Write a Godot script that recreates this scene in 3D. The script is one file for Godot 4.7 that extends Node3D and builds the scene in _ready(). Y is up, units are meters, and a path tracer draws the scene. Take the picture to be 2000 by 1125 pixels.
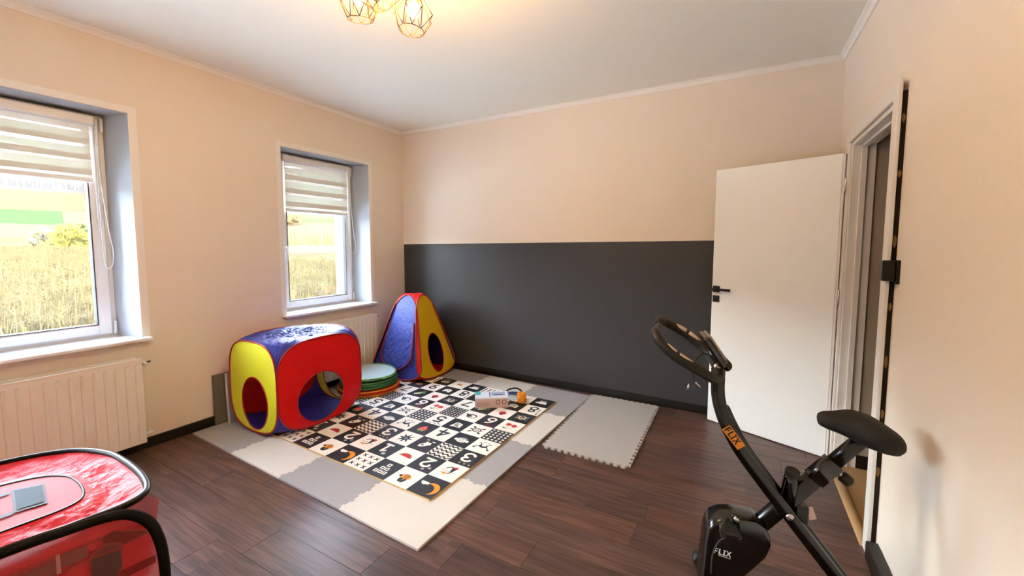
extends Node3D

const W := 4.245        # room width (x), window wall at x = 0, black-painted wall at z = 0
const HC := 2.80        # ceiling height
const ZB := 5.3         # wall behind the camera
var used := {}
var rng := RandomNumberGenerator.new()

# ---------------------------------------------------------------- helpers
func numbered(n: String) -> String:
	if not used.has(n):
		used[n] = 0
		return n
	used[n] += 1
	return "%s_%03d" % [n, used[n]]

func thing(called: String, label: String, category: String, at := Vector3.ZERO, turn := 0.0, group := "") -> Node3D:
	var o := Node3D.new()
	o.name = numbered(called)
	add_child(o)
	o.position = at
	o.rotation.y = turn
	tag(o, label, category, group)
	return o

func tag(o: Node, label: String, category: String, group := "") -> void:
	o.set_meta("label", label)
	o.set_meta("category", category)
	if group != "":
		o.set_meta("group", group)

func structure(called: String, at := Vector3.ZERO) -> Node3D:
	var o := Node3D.new()
	o.name = called
	add_child(o)
	o.position = at
	o.set_meta("kind", "structure")
	return o

func new_st(smooth := false) -> SurfaceTool:
	var st := SurfaceTool.new()
	st.begin(Mesh.PRIMITIVE_TRIANGLES)
	st.set_smooth_group(0 if smooth else -1)
	return st

func finish(st: SurfaceTool) -> ArrayMesh:
	st.generate_normals()
	return st.commit()

func put(called: String, mesh: Mesh, m: Material, parent: Node = self) -> MeshInstance3D:
	var o := MeshInstance3D.new()
	o.name = numbered(called) if parent == self else called
	o.mesh = mesh
	o.material_override = m
	parent.add_child(o, true)
	return o

func build(called: String, st: SurfaceTool, m: Material, parent: Node = self) -> MeshInstance3D:
	return put(called, finish(st), m, parent)

# a, b, c counter-clockwise seen from outside
func tri(st: SurfaceTool, a: Vector3, b: Vector3, c: Vector3) -> void:
	st.add_vertex(a)
	st.add_vertex(c)
	st.add_vertex(b)

func quad(st: SurfaceTool, a: Vector3, b: Vector3, c: Vector3, d: Vector3) -> void:
	tri(st, a, b, c)
	tri(st, a, c, d)

func tri_uv(st: SurfaceTool, p: Array, t: Array) -> void:
	for k in [0, 2, 1]:
		st.set_uv(t[k])
		st.add_vertex(p[k])

# bevelled box between lo and hi
func box(st: SurfaceTool, lo: Vector3, hi: Vector3, bv := 0.0, xf := Transform3D.IDENTITY) -> void:
	var c := (lo + hi) * 0.5
	var h := (hi - lo) * 0.5
	bv = minf(bv, minf(h.x, minf(h.y, h.z)) * 0.9)
	var P := func(s: Vector3, axis: int) -> Vector3:
		var v := h - Vector3(bv, bv, bv)
		v[axis] = h[axis]
		return xf * (c + Vector3(v.x * s.x, v.y * s.y, v.z * s.z))
	var faces := [[0, 1, 2], [1, 2, 0], [2, 0, 1]]
	for f in faces:
		for s in [1.0, -1.0]:
			var q: Array = []
			for k in [[-1, -1], [1, -1], [1, 1], [-1, 1]]:
				var sv := Vector3.ZERO
				sv[f[0]] = s
				sv[f[1]] = k[0] * s
				sv[f[2]] = k[1]
				q.append(P.call(sv, f[0]))
			quad(st, q[0], q[1], q[2], q[3])
	if bv <= 0.0:
		return
	for f in faces:
		for s1 in [1.0, -1.0]:
			for s2 in [1.0, -1.0]:
				var a := Vector3.ZERO
				var b := Vector3.ZERO
				a[f[0]] = -1.0
				b[f[0]] = 1.0
				a[f[1]] = s1
				b[f[1]] = s1
				a[f[2]] = s2
				b[f[2]] = s2
				var q0: Vector3 = P.call(a, f[1])
				var q1: Vector3 = P.call(b, f[1])
				var q2: Vector3 = P.call(b, f[2])
				var q3: Vector3 = P.call(a, f[2])
				if s1 * s2 > 0:
					quad(st, q0, q1, q2, q3)
				else:
					quad(st, q3, q2, q1, q0)
	for sx in [1.0, -1.0]:
		for sy in [1.0, -1.0]:
			for sz in [1.0, -1.0]:
				var s := Vector3(sx, sy, sz)
				if sx * sy * sz > 0:
					tri(st, P.call(s, 0), P.call(s, 1), P.call(s, 2))
				else:
					tri(st, P.call(s, 0), P.call(s, 2), P.call(s, 1))

func box_mesh(lo: Vector3, hi: Vector3, bv := 0.0) -> ArrayMesh:
	var st := new_st()
	box(st, lo, hi, bv)
	return finish(st)

# rows of points; quads between neighbours
func grid(st: SurfaceTool, rows: Array, close_row := false, close_col := false, flip := false) -> void:
	var n := rows.size()
	var m: int = rows[0].size()
	for i in (n if close_col else n - 1):
		for j in (m if close_row else m - 1):
			var a: Vector3 = rows[i][j]
			var b: Vector3 = rows[i][(j + 1) % m]
			var c: Vector3 = rows[(i + 1) % n][(j + 1) % m]
			var d: Vector3 = rows[(i + 1) % n][j]
			if flip:
				quad(st, d, c, b, a)
			else:
				quad(st, a, b, c, d)

func fan(st: SurfaceTool, loop: Array, flip := false) -> void:
	var c := Vector3.ZERO
	for p in loop:
		c += p
	c /= loop.size()
	for j in loop.size():
		var a: Vector3 = loop[j]
		var b: Vector3 = loop[(j + 1) % loop.size()]
		if flip:
			tri(st, c, b, a)
		else:
			tri(st, c, a, b)

func round_section(r1: float, r2 := -1.0, seg := 10, power := 2.0) -> PackedVector2Array:
	if r2 < 0.0:
		r2 = r1
	var out := PackedVector2Array()
	for k in seg:
		var t := TAU * k / seg
		out.append(Vector2(signf(cos(t)) * pow(absf(cos(t)), 2.0 / power) * r1, signf(sin(t)) * pow(absf(sin(t)), 2.0 / power) * r2))
	return out

# sweep a section along points; section x = side (along up x dir), y = up
func sweep(st: SurfaceTool, pts: Array, sec: PackedVector2Array, closed := false, up := Vector3.UP, taper: Array = []) -> void:
	var rows: Array = []
	var n := pts.size()
	var u := up
	for i in n:
		var a: Vector3 = pts[(i - 1 + n) % n] if closed or i > 0 else pts[i]
		var b: Vector3 = pts[(i + 1) % n] if closed or i < n - 1 else pts[i]
		var d := (b - a).normalized()
		u = (u - d * u.dot(d))
		if u.length() < 0.01:
			u = Vector3.RIGHT - d * d.x
		u = u.normalized()
		var s := d.cross(u)
		var row: Array = []
		var k: float = taper[i] if taper.size() > i else 1.0
		for q in sec:
			row.append(pts[i] + (s * q.x + u * q.y) * k)
		rows.append(row)
	grid(st, rows, true, closed)
	if not closed:
		fan(st, rows[0], true)
		fan(st, rows[n - 1])

func tube(st: SurfaceTool, pts: Array, r: float, seg := 8, closed := false) -> void:
	sweep(st, pts, round_section(r, r, seg), closed)

# smooth curve through control points
func smooth(c: Array, per := 6, closed := false) -> Array:
	var out: Array = []
	var n := c.size()
	for i in (n if closed else n - 1):
		var p0: Vector3 = c[(i - 1 + n) % n] if closed or i > 0 else c[0]
		var p1: Vector3 = c[i]
		var p2: Vector3 = c[(i + 1) % n]
		var p3: Vector3 = c[(i + 2) % n] if closed or i < n - 2 else c[n - 1]
		for k in per:
			out.append(p1.cubic_interpolate(p2, p0, p3, float(k) / per))
	if not closed:
		out.append(c[n - 1])
	return out

func lathe(st: SurfaceTool, prof: Array, seg := 20, xf := Transform3D.IDENTITY) -> void:
	var rows: Array = []
	for p in prof:
		var row: Array = []
		for k in seg:
			var t := -TAU * k / seg
			row.append(xf * Vector3(cos(t) * p.x, p.y, sin(t) * p.x))
		rows.append(row)
	grid(st, rows, true)
	fan(st, rows[0], true)
	fan(st, rows[rows.size() - 1])

# polygon in (x, z) as (x, y) pairs, extruded from y0 to y1
func slab(st: SurfaceTool, poly: PackedVector2Array, y0: float, y1: float, xf := Transform3D.IDENTITY, uv := 0.0) -> void:
	var p := poly
	if Geometry2D.is_polygon_clockwise(p):
		p = p.duplicate()
		p.reverse()
	var idx := Geometry2D.triangulate_polygon(p)
	for k in range(0, idx.size(), 3):
		var a := p[idx[k]]
		var b := p[idx[k + 1]]
		var c := p[idx[k + 2]]
		if (b - a).cross(c - a) > 0:
			var tmp := b
			b = c
			c = tmp
		tri(st, xf * Vector3(a.x, y1, a.y), xf * Vector3(b.x, y1, b.y), xf * Vector3(c.x, y1, c.y))
		tri(st, xf * Vector3(a.x, y0, a.y), xf * Vector3(c.x, y0, c.y), xf * Vector3(b.x, y0, b.y))
	for k in p.size():
		var a := p[k]
		var b := p[(k + 1) % p.size()]
		var s := 1.0 if signed_area(p) > 0 else -1.0
		if s > 0:
			quad(st, xf * Vector3(b.x, y0, b.y), xf * Vector3(a.x, y0, a.y), xf * Vector3(a.x, y1, a.y), xf * Vector3(b.x, y1, b.y))
		else:
			quad(st, xf * Vector3(a.x, y0, a.y), xf * Vector3(b.x, y0, b.y), xf * Vector3(b.x, y1, b.y), xf * Vector3(a.x, y1, a.y))

func signed_area(p: PackedVector2Array) -> float:
	var s := 0.0
	for k in p.size():
		s += p[k].cross(p[(k + 1) % p.size()])
	return s

func mat(c: Color, rough := 0.7, metal := 0.0, spec := 0.5) -> StandardMaterial3D:
	var m := StandardMaterial3D.new()
	m.albedo_color = c
	m.roughness = rough
	m.metallic = metal
	m.metallic_specular = spec
	m.cull_mode = BaseMaterial3D.CULL_DISABLED
	return m

func noise(freq: float, kind := FastNoiseLite.TYPE_SIMPLEX_SMOOTH, octaves := 3, s := 1) -> FastNoiseLite:
	var n := FastNoiseLite.new()
	n.noise_type = kind
	n.frequency = freq
	n.fractal_octaves = octaves
	n.seed = s
	return n

func relief(m: StandardMaterial3D, n: FastNoiseLite, size: int, strength: float, scale: float, world := false, depth := 1.0) -> void:
	var im := n.get_seamless_image(size, size)
	im.convert(Image.FORMAT_RGBA8)
	im.bump_map_to_normal_map(strength)
	m.normal_enabled = true
	m.normal_texture = ImageTexture.create_from_image(im)
	m.normal_scale = depth
	m.uv1_triplanar = true
	m.uv1_world_triplanar = world
	m.uv1_scale = Vector3.ONE * scale

# ---------------------------------------------------------------- scene
var M := {}

func _ready() -> void:
	rng.seed = 7
	# camera
	var cam := Camera3D.new()
	cam.name = "camera"
	add_child(cam)
	cam.position = Vector3(3.6431, 1.4448, 3.8065)
	cam.rotation = Vector3(-0.075865, 0.507003, 0.001876)
	cam.near = 0.05
	cam.far = 2000.0
	cam.projection = Camera3D.PROJECTION_FRUSTUM
	cam.size = 1125.0 / 802.8 * cam.near
	cam.frustum_offset = Vector2(0.0, -23.2 / 802.8 * cam.near)
	cam.current = true
	# sky, sun, exposure
	var env := Environment.new()
	var sky := Sky.new()
	var sm := ProceduralSkyMaterial.new()
	sm.sky_top_color = Color(0.46, 0.56, 0.70)
	sm.sky_horizon_color = Color(0.95, 0.985, 0.98)
	sm.sky_curve = 0.4
	sm.ground_bottom_color = Color(0.45, 0.42, 0.3)
	sm.ground_horizon_color = Color(0.6, 0.57, 0.42)
	sm.sky_energy_multiplier = 1.0
	sky.sky_material = sm
	env.background_mode = Environment.BG_SKY
	env.sky = sky
	env.background_energy_multiplier = 25.0
	env.tonemap_mode = Environment.TONE_MAPPER_LINEAR
	env.tonemap_exposure = 3.25
	env.sdfgi_enabled = true
	env.ssao_enabled = true
	env.ssil_enabled = true
	var we := WorldEnvironment.new()
	we.name = "world_environment"
	we.environment = env
	add_child(we)
	var sun := DirectionalLight3D.new()
	sun.name = "sun"
	add_child(sun)
	sun.look_at_from_position(Vector3(30, 24, -12), Vector3.ZERO)
	sun.light_color = Color(1.0, 0.95, 0.85)
	sun.light_energy = 2.0
	sun.light_angular_distance = 0.6
	sun.shadow_enabled = true

	materials()
	shell()
	windows()
	doorway()
	outdoors()
	radiators()
	foam_tiles()
	play_mat()
	cube_tent()
	pyramid_tent()
	truck_tent()
	toys()
	ceiling_lamp()
	exercise_bike()

func materials() -> void:
	M.wall = mat(Color(0.91, 0.86, 0.80), 0.85)
	relief(M.wall, noise(0.03, FastNoiseLite.TYPE_SIMPLEX_SMOOTH, 4, 3), 256, 1.2, 2.2, true, 0.25)
	M.wall_edge = mat(Color(0.93, 0.91, 0.885), 0.8)
	M.ceiling = mat(Color(0.94, 0.925, 0.88), 0.9)
	M.cove = mat(Color(0.93, 0.91, 0.885), 0.75)
	M.black_wall = mat(Color(0.205, 0.205, 0.21), 0.5, 0.0, 0.5)
	relief(M.black_wall, noise(0.03, FastNoiseLite.TYPE_SIMPLEX_SMOOTH, 4, 5), 256, 1.5, 2.2, true, 0.25)
	M.skirting = mat(Color(0.05, 0.045, 0.04), 0.4)
	M.white_pvc = mat(Color(0.9, 0.91, 0.92), 0.3)
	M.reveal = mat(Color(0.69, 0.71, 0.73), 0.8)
	M.sill = mat(Color(0.92, 0.92, 0.92), 0.3)
	M.gasket = mat(Color(0.12, 0.12, 0.12), 0.6)
	M.glass = mat(Color(1, 1, 1, 0.04), 0.02)
	M.glass.transparency = BaseMaterial3D.TRANSPARENCY_ALPHA
	M.door = mat(Color(0.94, 0.94, 0.925), 0.45)
	M.door_frame = mat(Color(0.88, 0.86, 0.83), 0.4)
	M.black_metal = mat(Color(0.05, 0.05, 0.055), 0.35, 0.3)
	M.steel = mat(Color(0.75, 0.75, 0.76), 0.25, 0.9)
	M.radiator = mat(Color(0.9, 0.87, 0.82), 0.35)
	M.plaster_out = mat(Color(0.62, 0.64, 0.66), 0.9)
	relief(M.plaster_out, noise(0.12, FastNoiseLite.TYPE_SIMPLEX, 3, 8), 128, 5.0, 4.0, true, 1.0)
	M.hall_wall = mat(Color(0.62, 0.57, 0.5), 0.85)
	M.oak = mat(Color(0.66, 0.52, 0.34), 0.5)
	M.cream_foam = mat(Color(0.82, 0.80, 0.765), 0.75)
	relief(M.cream_foam, noise(0.2, FastNoiseLite.TYPE_SIMPLEX, 2, 9), 128, 2.0, 12.0, false, 0.3)
	M.grey_foam = mat(Color(0.62, 0.61, 0.61), 0.75)
	relief(M.grey_foam, noise(0.2, FastNoiseLite.TYPE_SIMPLEX, 2, 9), 128, 2.0, 12.0, false, 0.3)
	M.olive_foam = mat(Color(0.42, 0.4, 0.34), 0.8)
	M.mat_edge = mat(Color(0.78, 0.64, 0.4), 0.8)

# ---------------------------------------------------------------- room shell
const WIN := [[2.5817, 3.62], [0.533, 1.529], [4.12, 5.16]]   # z ranges of the two window openings
const WY0 := 0.77
const WB := [0.77, 0.77, 0.14]   # the third is a balcony door beside the camera
const WY1 := 2.325
const WT := 0.45        # thickness of the outer wall

func shell() -> void:
	# outer wall with two window openings
	var st := new_st()
	var zs := [-0.4, WIN[1][0], WIN[1][1], WIN[0][0], WIN[0][1], WIN[2][0], WIN[2][1], ZB + 0.3]
	for k in 7:
		if k % 2 == 1:
			box(st, Vector3(-WT, -1.4, zs[k]), Vector3(0, WB[[1, 0, 2][(k - 1) / 2]], zs[k + 1]))
			box(st, Vector3(-WT, WY1, zs[k]), Vector3(0, HC + 0.4, zs[k + 1]))
		else:
			box(st, Vector3(-WT, -1.4, zs[k]), Vector3(0, HC + 0.4, zs[k + 1]))
	var wl := build("wall_left", st, M.wall)
	wl.set_meta("kind", "structure")
	# black-painted wall: lower paint field with its slightly rising upper edge, upper part
	var wb := structure("wall_back")
	var ext := Transform3D(Basis(Vector3(1, 0, 0), Vector3(0, 0, 1), Vector3(0, -1, 0)), Vector3.ZERO)
	st = new_st()
	var y0 := 1.449
	var y1 := 1.493
	var lo := PackedVector2Array([Vector2(0, -0.2), Vector2(W + 0.1, -0.2), Vector2(W + 0.1, y1), Vector2(0, y0)])
	var hi := PackedVector2Array([Vector2(0, y0), Vector2(W + 0.1, y1), Vector2(W + 0.1, HC + 0.1), Vector2(0, HC + 0.1)])
	wall_slab(st, lo, -0.3, 0.0)
	build("lower_wall", st, M.black_wall, wb).set_meta("label", "charcoal black painted lower half")
	st = new_st()
	wall_slab(st, hi, -0.3, 0.0)
	build("upper_wall", st, M.wall, wb)
	# right wall with door opening
	st = new_st()
	box(st, Vector3(W, -0.2, -0.3), Vector3(W + 0.1, HC + 0.1, 0.43))
	box(st, Vector3(W, 2.11, 0.43), Vector3(W + 0.1, HC + 0.1, 1.385))
	box(st, Vector3(W, -0.2, 1.385), Vector3(W + 0.1, HC + 0.1, ZB + 0.3))
	build("wall_right", st, M.wall).set_meta("kind", "structure")
	put("wall_front", box_mesh(Vector3(-0.1, -0.2, ZB), Vector3(W + 0.1, HC + 0.1, ZB + 0.3)), M.wall).set_meta("kind", "structure")
	put("ceiling", box_mesh(Vector3(-0.1, HC, -0.3), Vector3(W + 1.9, HC + 0.4, ZB + 0.3)), M.ceiling).set_meta("kind", "structure")
	# cove moulding
	var n := 1
	for run in [[Vector3(0, 0, ZB), Vector3(0, 0, 0), Vector3(1, 0, 0)], [Vector3(0, 0, 0), Vector3(W, 0, 0), Vector3(0, 0, 1)], [Vector3(W, 0, 0), Vector3(W, 0, ZB), Vector3(-1, 0, 0)]]:
		st = new_st()
		var prof := [Vector2(0, 2.763), Vector2(0.008, 2.763), Vector2(0.012, 2.772), Vector2(0.02, 2.784), Vector2(0.03, 2.79), Vector2(0.037, 2.793), Vector2(0.037, HC + 0.002), Vector2(0, HC + 0.002)]
		var a: Array = []
		var b: Array = []
		for p in prof:
			a.append(run[0] + run[2] * p.x + Vector3(0, p.y, 0))
			b.append(run[1] + run[2] * p.x + Vector3(0, p.y, 0))
		grid(st, [a, b], true)
		fan(st, a, true)
		fan(st, b)
		build("trim_%d" % n, st, M.cove).set_meta("kind", "structure")
		n += 1
	# skirting boards
	for s in [["baseboard_left", Vector3(0, 0, 0), Vector3(0.016, 0.075, ZB)], ["baseboard_back", Vector3(0.016, 0, 0), Vector3(W, 0.075, 0.016)], ["baseboard_right", Vector3(W - 0.045, 0, 1.43), Vector3(W, 0.085, ZB)], ["baseboard_rear", Vector3(W - 0.018, 0, 0.016), Vector3(W, 0.075, 0.36)]]:
		put(s[0], box_mesh(s[1], s[2], 0.004), M.skirting).set_meta("kind", "structure")
	floor_planks()

func wall_slab(st: SurfaceTool, poly: PackedVector2Array, z0: float, z1: float) -> void:
	var n := poly.size()
	var f: Array = []
	var b: Array = []
	for p in poly:
		f.append(Vector3(p.x, p.y, z1))
		b.append(Vector3(p.x, p.y, z0))
	quad(st, f[0], f[1], f[2], f[3])
	quad(st, b[3], b[2], b[1], b[0])
	for k in n:
		quad(st, b[k], b[(k + 1) % n], f[(k + 1) % n], f[k])

func wood_texture() -> ImageTexture:
	var im := Image.create(1024, 256, false, Image.FORMAT_RGB8)
	var a := noise(0.012, FastNoiseLite.TYPE_SIMPLEX_SMOOTH, 4, 11)
	var b := noise(0.05, FastNoiseLite.TYPE_SIMPLEX, 3, 12)
	var c := noise(0.006, FastNoiseLite.TYPE_SIMPLEX_SMOOTH, 3, 13)
	for y in 256:
		for x in 1024:
			# blend the ends so that the picture tiles lengthwise
			var g := 0.5 + 0.5 * a.get_noise_2d(x * 0.14, y * 3.2 + 30.0 * c.get_noise_2d(x * 0.35, y * 0.5))
			var f := 0.5 + 0.5 * b.get_noise_2d(x * 0.09, y * 2.2)
			var s := 0.5 + 0.5 * c.get_noise_2d(x * 0.5 + 400.0, y * 2.4)
			var v := clampf(g * 0.42 + f * 0.3 + s * 0.3, 0.0, 1.0)
			v = smoothstep(0.1, 0.9, v)
			var col := Color(0.225, 0.172, 0.155).lerp(Color(0.48, 0.37, 0.335), v)
			im.set_pixel(x, y, col)
	return ImageTexture.create_from_image(im)

func floor_planks() -> void:
	var fl := structure("floor")
	put("subfloor", box_mesh(Vector3(-0.1, -0.3, -0.3), Vector3(W + 0.1, -0.014, ZB + 0.3)), M.skirting, fl)
	var tex := wood_texture()
	var mats: Array = []
	for k in 5:
		var m := mat(Color.WHITE, [0.36, 0.4, 0.33, 0.38, 0.35][k], 0.0, 0.45)
		m.albedo_color = [Color(0.95, 0.92, 0.92), Color(1.0, 0.95, 0.92), Color(0.83, 0.82, 0.84), Color(1.0, 0.93, 0.89), Color(0.9, 0.88, 0.88)][k]
		m.albedo_texture = tex
		mats.append(m)
	var pw := 0.187
	var pl := 1.355
	var row := 0
	var z := 2.455 - 14.0 * pw
	while z < ZB:
		var z0 := maxf(z, 0.0)
		var z1 := minf(z + pw, ZB)
		var first := fposmod(rng.randf() * pl, pl)
		var k := row - 14
		if k == 0:
			first = 0.88
		elif k == -1:
			first = fposmod(2.52, pl)
		elif k == -2:
			first = fposmod(2.83, pl)
		elif k == -6:
			first = fposmod(2.66, pl)
		elif k == -5:
			first = fposmod(3.25, pl)
		elif k == 1:
			first = 0.3
		var x := first - pl
		while x < W:
			var x0 := maxf(x, 0.0)
			var x1 := minf(x + pl, W)
			if x1 - x0 > 0.01 and z1 - z0 > 0.01:
				plank(fl, x0, x1, z0, z1, mats[rng.randi() % 5], Vector2(rng.randf(), rng.randf()))
			x += pl
		z += pw
		row += 1

func plank(fl: Node3D, x0: float, x1: float, z0: float, z1: float, m: Material, off: Vector2) -> void:
	var st := new_st()
	var g := 0.0006
	var bv := 0.0014
	var v := func(x: float, y: float, z: float) -> Array:
		return [Vector3(x, y, z), Vector2((x - x0) / 1.7 + off.x, (z - z0) / 0.45 + off.y)]
	var lo := [v.call(x0 + g, -bv, z0 + g), v.call(x1 - g, -bv, z0 + g), v.call(x1 - g, -bv, z1 - g), v.call(x0 + g, -bv, z1 - g)]
	var hi := [v.call(x0 + bv, 0.0, z0 + bv), v.call(x1 - bv, 0.0, z0 + bv), v.call(x1 - bv, 0.0, z1 - bv), v.call(x0 + bv, 0.0, z1 - bv)]
	var bt := [v.call(x0 + g, -0.014, z0 + g), v.call(x1 - g, -0.014, z0 + g), v.call(x1 - g, -0.014, z1 - g), v.call(x0 + g, -0.014, z1 - g)]
	tri_uv(st, [hi[0][0], hi[2][0], hi[1][0]], [hi[0][1], hi[2][1], hi[1][1]])
	tri_uv(st, [hi[0][0], hi[3][0], hi[2][0]], [hi[0][1], hi[3][1], hi[2][1]])
	for pair in [[lo, hi], [bt, lo]]:
		for k in 4:
			var a: Array = pair[0][k]
			var b: Array = pair[0][(k + 1) % 4]
			var c: Array = pair[1][(k + 1) % 4]
			var d: Array = pair[1][k]
			tri_uv(st, [b[0], a[0], d[0]], [b[1], a[1], d[1]])
			tri_uv(st, [b[0], d[0], c[0]], [b[1], d[1], c[1]])
	build("plank", st, m, fl)

# ---------------------------------------------------------------- windows
func windows() -> void:
	for i in 3:
		var w := structure("window_%d" % (i + 1), Vector3(0, 0, WIN[i][0]))
		var L: float = WIN[i][1] - WIN[i][0]
		var sp := 0.065
		var wy: float = WB[i]
		# splayed plaster reveals and soffit
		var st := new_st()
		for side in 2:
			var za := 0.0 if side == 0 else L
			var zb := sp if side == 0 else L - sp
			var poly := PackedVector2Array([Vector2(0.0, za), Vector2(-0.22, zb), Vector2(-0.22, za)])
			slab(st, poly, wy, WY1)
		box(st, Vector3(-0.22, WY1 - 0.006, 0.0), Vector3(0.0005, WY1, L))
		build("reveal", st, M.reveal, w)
		# rough plaster reveal outside
		st = new_st()
		box(st, Vector3(-WT - 0.005, wy, 0.0), Vector3(-0.29, WY1, 0.10))
		box(st, Vector3(-WT - 0.005, wy, L - 0.10), Vector3(-0.29, WY1, L))
		box(st, Vector3(-WT - 0.005, WY1 - 0.05, 0.10), Vector3(-0.29, WY1, L - 0.10))
		box(st, Vector3(-WT - 0.03, wy, 0.10), Vector3(-0.29, wy + 0.02, L - 0.10))
		build("outer_reveal", st, M.plaster_out, w)
		# edging band of lighter plaster on the wall round the opening
		st = new_st()
		box(st, Vector3(0.0, wy + 0.03, -0.045), Vector3(0.0015, WY1 + 0.043, 0.0))
		box(st, Vector3(0.0, WY1, 0.0), Vector3(0.0015, WY1 + 0.043, L))
		box(st, Vector3(0.0, wy + 0.03, L), Vector3(0.0015, WY1 + 0.043, L + 0.045))
		build("edging_band", st, M.wall_edge, w)
		# frame and sash
		var f0 := sp - 0.01
		var f1 := L - sp + 0.01
		var yb := wy + 0.027
		var yt := WY1 - 0.006
		st = new_st()
		ring(st, -0.29, -0.222, f0, f1, yb - 0.02, yt, 0.055, 0.006)
		build("frame", st, M.white_pvc, w)
		st = new_st()
		ring(st, -0.275, -0.198, f0 + 0.035, f1 - 0.035, yb + 0.022, yt - 0.035, 0.072, 0.008)
		build("sash", st, M.white_pvc, w)
		st = new_st()
		ring(st, -0.25, -0.2, f0 + 0.035 + 0.071, f1 - 0.035 - 0.071, yb + 0.022 + 0.071, yt - 0.035 - 0.071, 0.005, 0.0)
		build("gasket", st, M.gasket, w)
		put("pane", box_mesh(Vector3(-0.238, yb + 0.09, f0 + 0.105), Vector3(-0.234, yt - 0.105, f1 - 0.105)), M.glass, w)
		# hinges at the near lower and upper corner of the sash
		for y in [yb + 0.02, yt - 0.115]:
			st = new_st(true)
			lathe(st, [Vector2(0.007, 0.0), Vector2(0.009, 0.004), Vector2(0.009, 0.086), Vector2(0.006, 0.09)], 10, Transform3D(Basis.IDENTITY, Vector3(-0.197, y, f0 + 0.022)))
			build("hinge", st, M.white_pvc, w)
		# turn handle on the far stile
		var hd := put("handle", box_mesh(Vector3(-0.199, 1.36, f1 - 0.083), Vector3(-0.188, 1.45, f1 - 0.055), 0.004), M.white_pvc, w)
		st = new_st(true)
		sweep(st, smooth([Vector3(-0.19, 1.42, f1 - 0.069), Vector3(-0.16, 1.42, f1 - 0.069), Vector3(-0.15, 1.405, f1 - 0.069), Vector3(-0.148, 1.29, f1 - 0.069)], 4), round_section(0.009, 0.007, 8))
		build("lever", st, M.white_pvc, hd)
		# sill board
		st = new_st()
		box(st, Vector3(-0.225, wy + 0.002, -0.04), Vector3(0.062, wy + 0.027, L + 0.04), 0.006)
		build("sill", st, M.sill, w)
		if i < 2:
			roller_blind(i, f0 + 0.035, f1 - 0.035, yt - 0.035)

# rectangular frame in a yz plane
func ring(st: SurfaceTool, x0: float, x1: float, z0: float, z1: float, y0: float, y1: float, t: float, bv: float) -> void:
	box(st, Vector3(x0, y0, z0), Vector3(x1, y1, z0 + t), bv)
	box(st, Vector3(x0, y0, z1 - t), Vector3(x1, y1, z1), bv)
	box(st, Vector3(x0, y0, z0 + t - bv), Vector3(x1, y0 + t, z1 - t + bv), bv)
	box(st, Vector3(x0, y1 - t, z0 + t - bv), Vector3(x1, y1, z1 - t + bv), bv)

func roller_blind(i: int, s0: float, s1: float, top: float) -> void:
	var z0: float = WIN[i][0]
	var t := thing("roller_blind", ["zebra roller blind half lowered over the large window beside the red tent", "zebra roller blind half lowered over the window beside the room corner"][i], "blind", Vector3(-0.198, 0, z0), 0.0, "zebra roller blinds on the windows")
	put("cassette", box_mesh(Vector3(0.0, top - 0.05, s0 + 0.03), Vector3(0.045, top + 0.012, s1 - 0.03), 0.008), M.white_pvc, t)
	var solid := mat(Color(0.93, 0.94, 0.92), 0.8)
	solid.backlight_enabled = true
	solid.backlight = Color(0.5, 0.52, 0.5)
	var sheer := mat(Color(0.95, 0.95, 0.93, 0.8), 0.9)
	sheer.transparency = BaseMaterial3D.TRANSPARENCY_ALPHA
	sheer.backlight_enabled = true
	sheer.backlight = Color(0.1, 0.1, 0.1)
	var bottom := 1.79 if i == 1 else 1.885
	var y := top - 0.05
	var a := s0 + 0.055
	var b := s1 - 0.055
	var n := 7
	var h := (y - bottom) / n
	for k in n:
		put("fabric_band", box_mesh(Vector3(0.014, y - (k + 1) * h, a), Vector3(0.0152, y - k * h, b)), sheer if k % 2 == 0 else solid, t)
		if k % 2 == 0 and k > 0:
			put("fabric_band", box_mesh(Vector3(0.022, y - (k + 0.62) * h, a), Vector3(0.0232, y - k * h + h * 0.1, b)), solid, t)
	put("bottom_bar", box_mesh(Vector3(0.008, bottom - 0.03, a - 0.002), Vector3(0.03, bottom, b + 0.002), 0.006), M.white_pvc, t)
	for s in [s0 + 0.03, s1 - 0.04]:
		put("guide_strip", box_mesh(Vector3(0.0, bottom - 0.35, s), Vector3(0.012, top - 0.05, s + 0.01), 0.002), M.white_pvc, t)
	# bead chain loop hanging at the near side
	var st := new_st(true)
	var zc := s0 + 0.022
	var low := 1.29 if i == 0 else 1.36
	tube(st, smooth([Vector3(0.03, top - 0.02, zc), Vector3(0.035, 1.9, zc - 0.002), Vector3(0.045, 1.55, zc - 0.022), Vector3(0.055, low + 0.1, zc - 0.035), Vector3(0.045, low, zc - 0.025), Vector3(0.03, low + 0.02, zc + 0.002), Vector3(0.022, 1.6, zc + 0.008), Vector3(0.02, top - 0.02, zc + 0.004)], 6), 0.0028, 6)
	build("chain", st, M.white_pvc, t)

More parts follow.
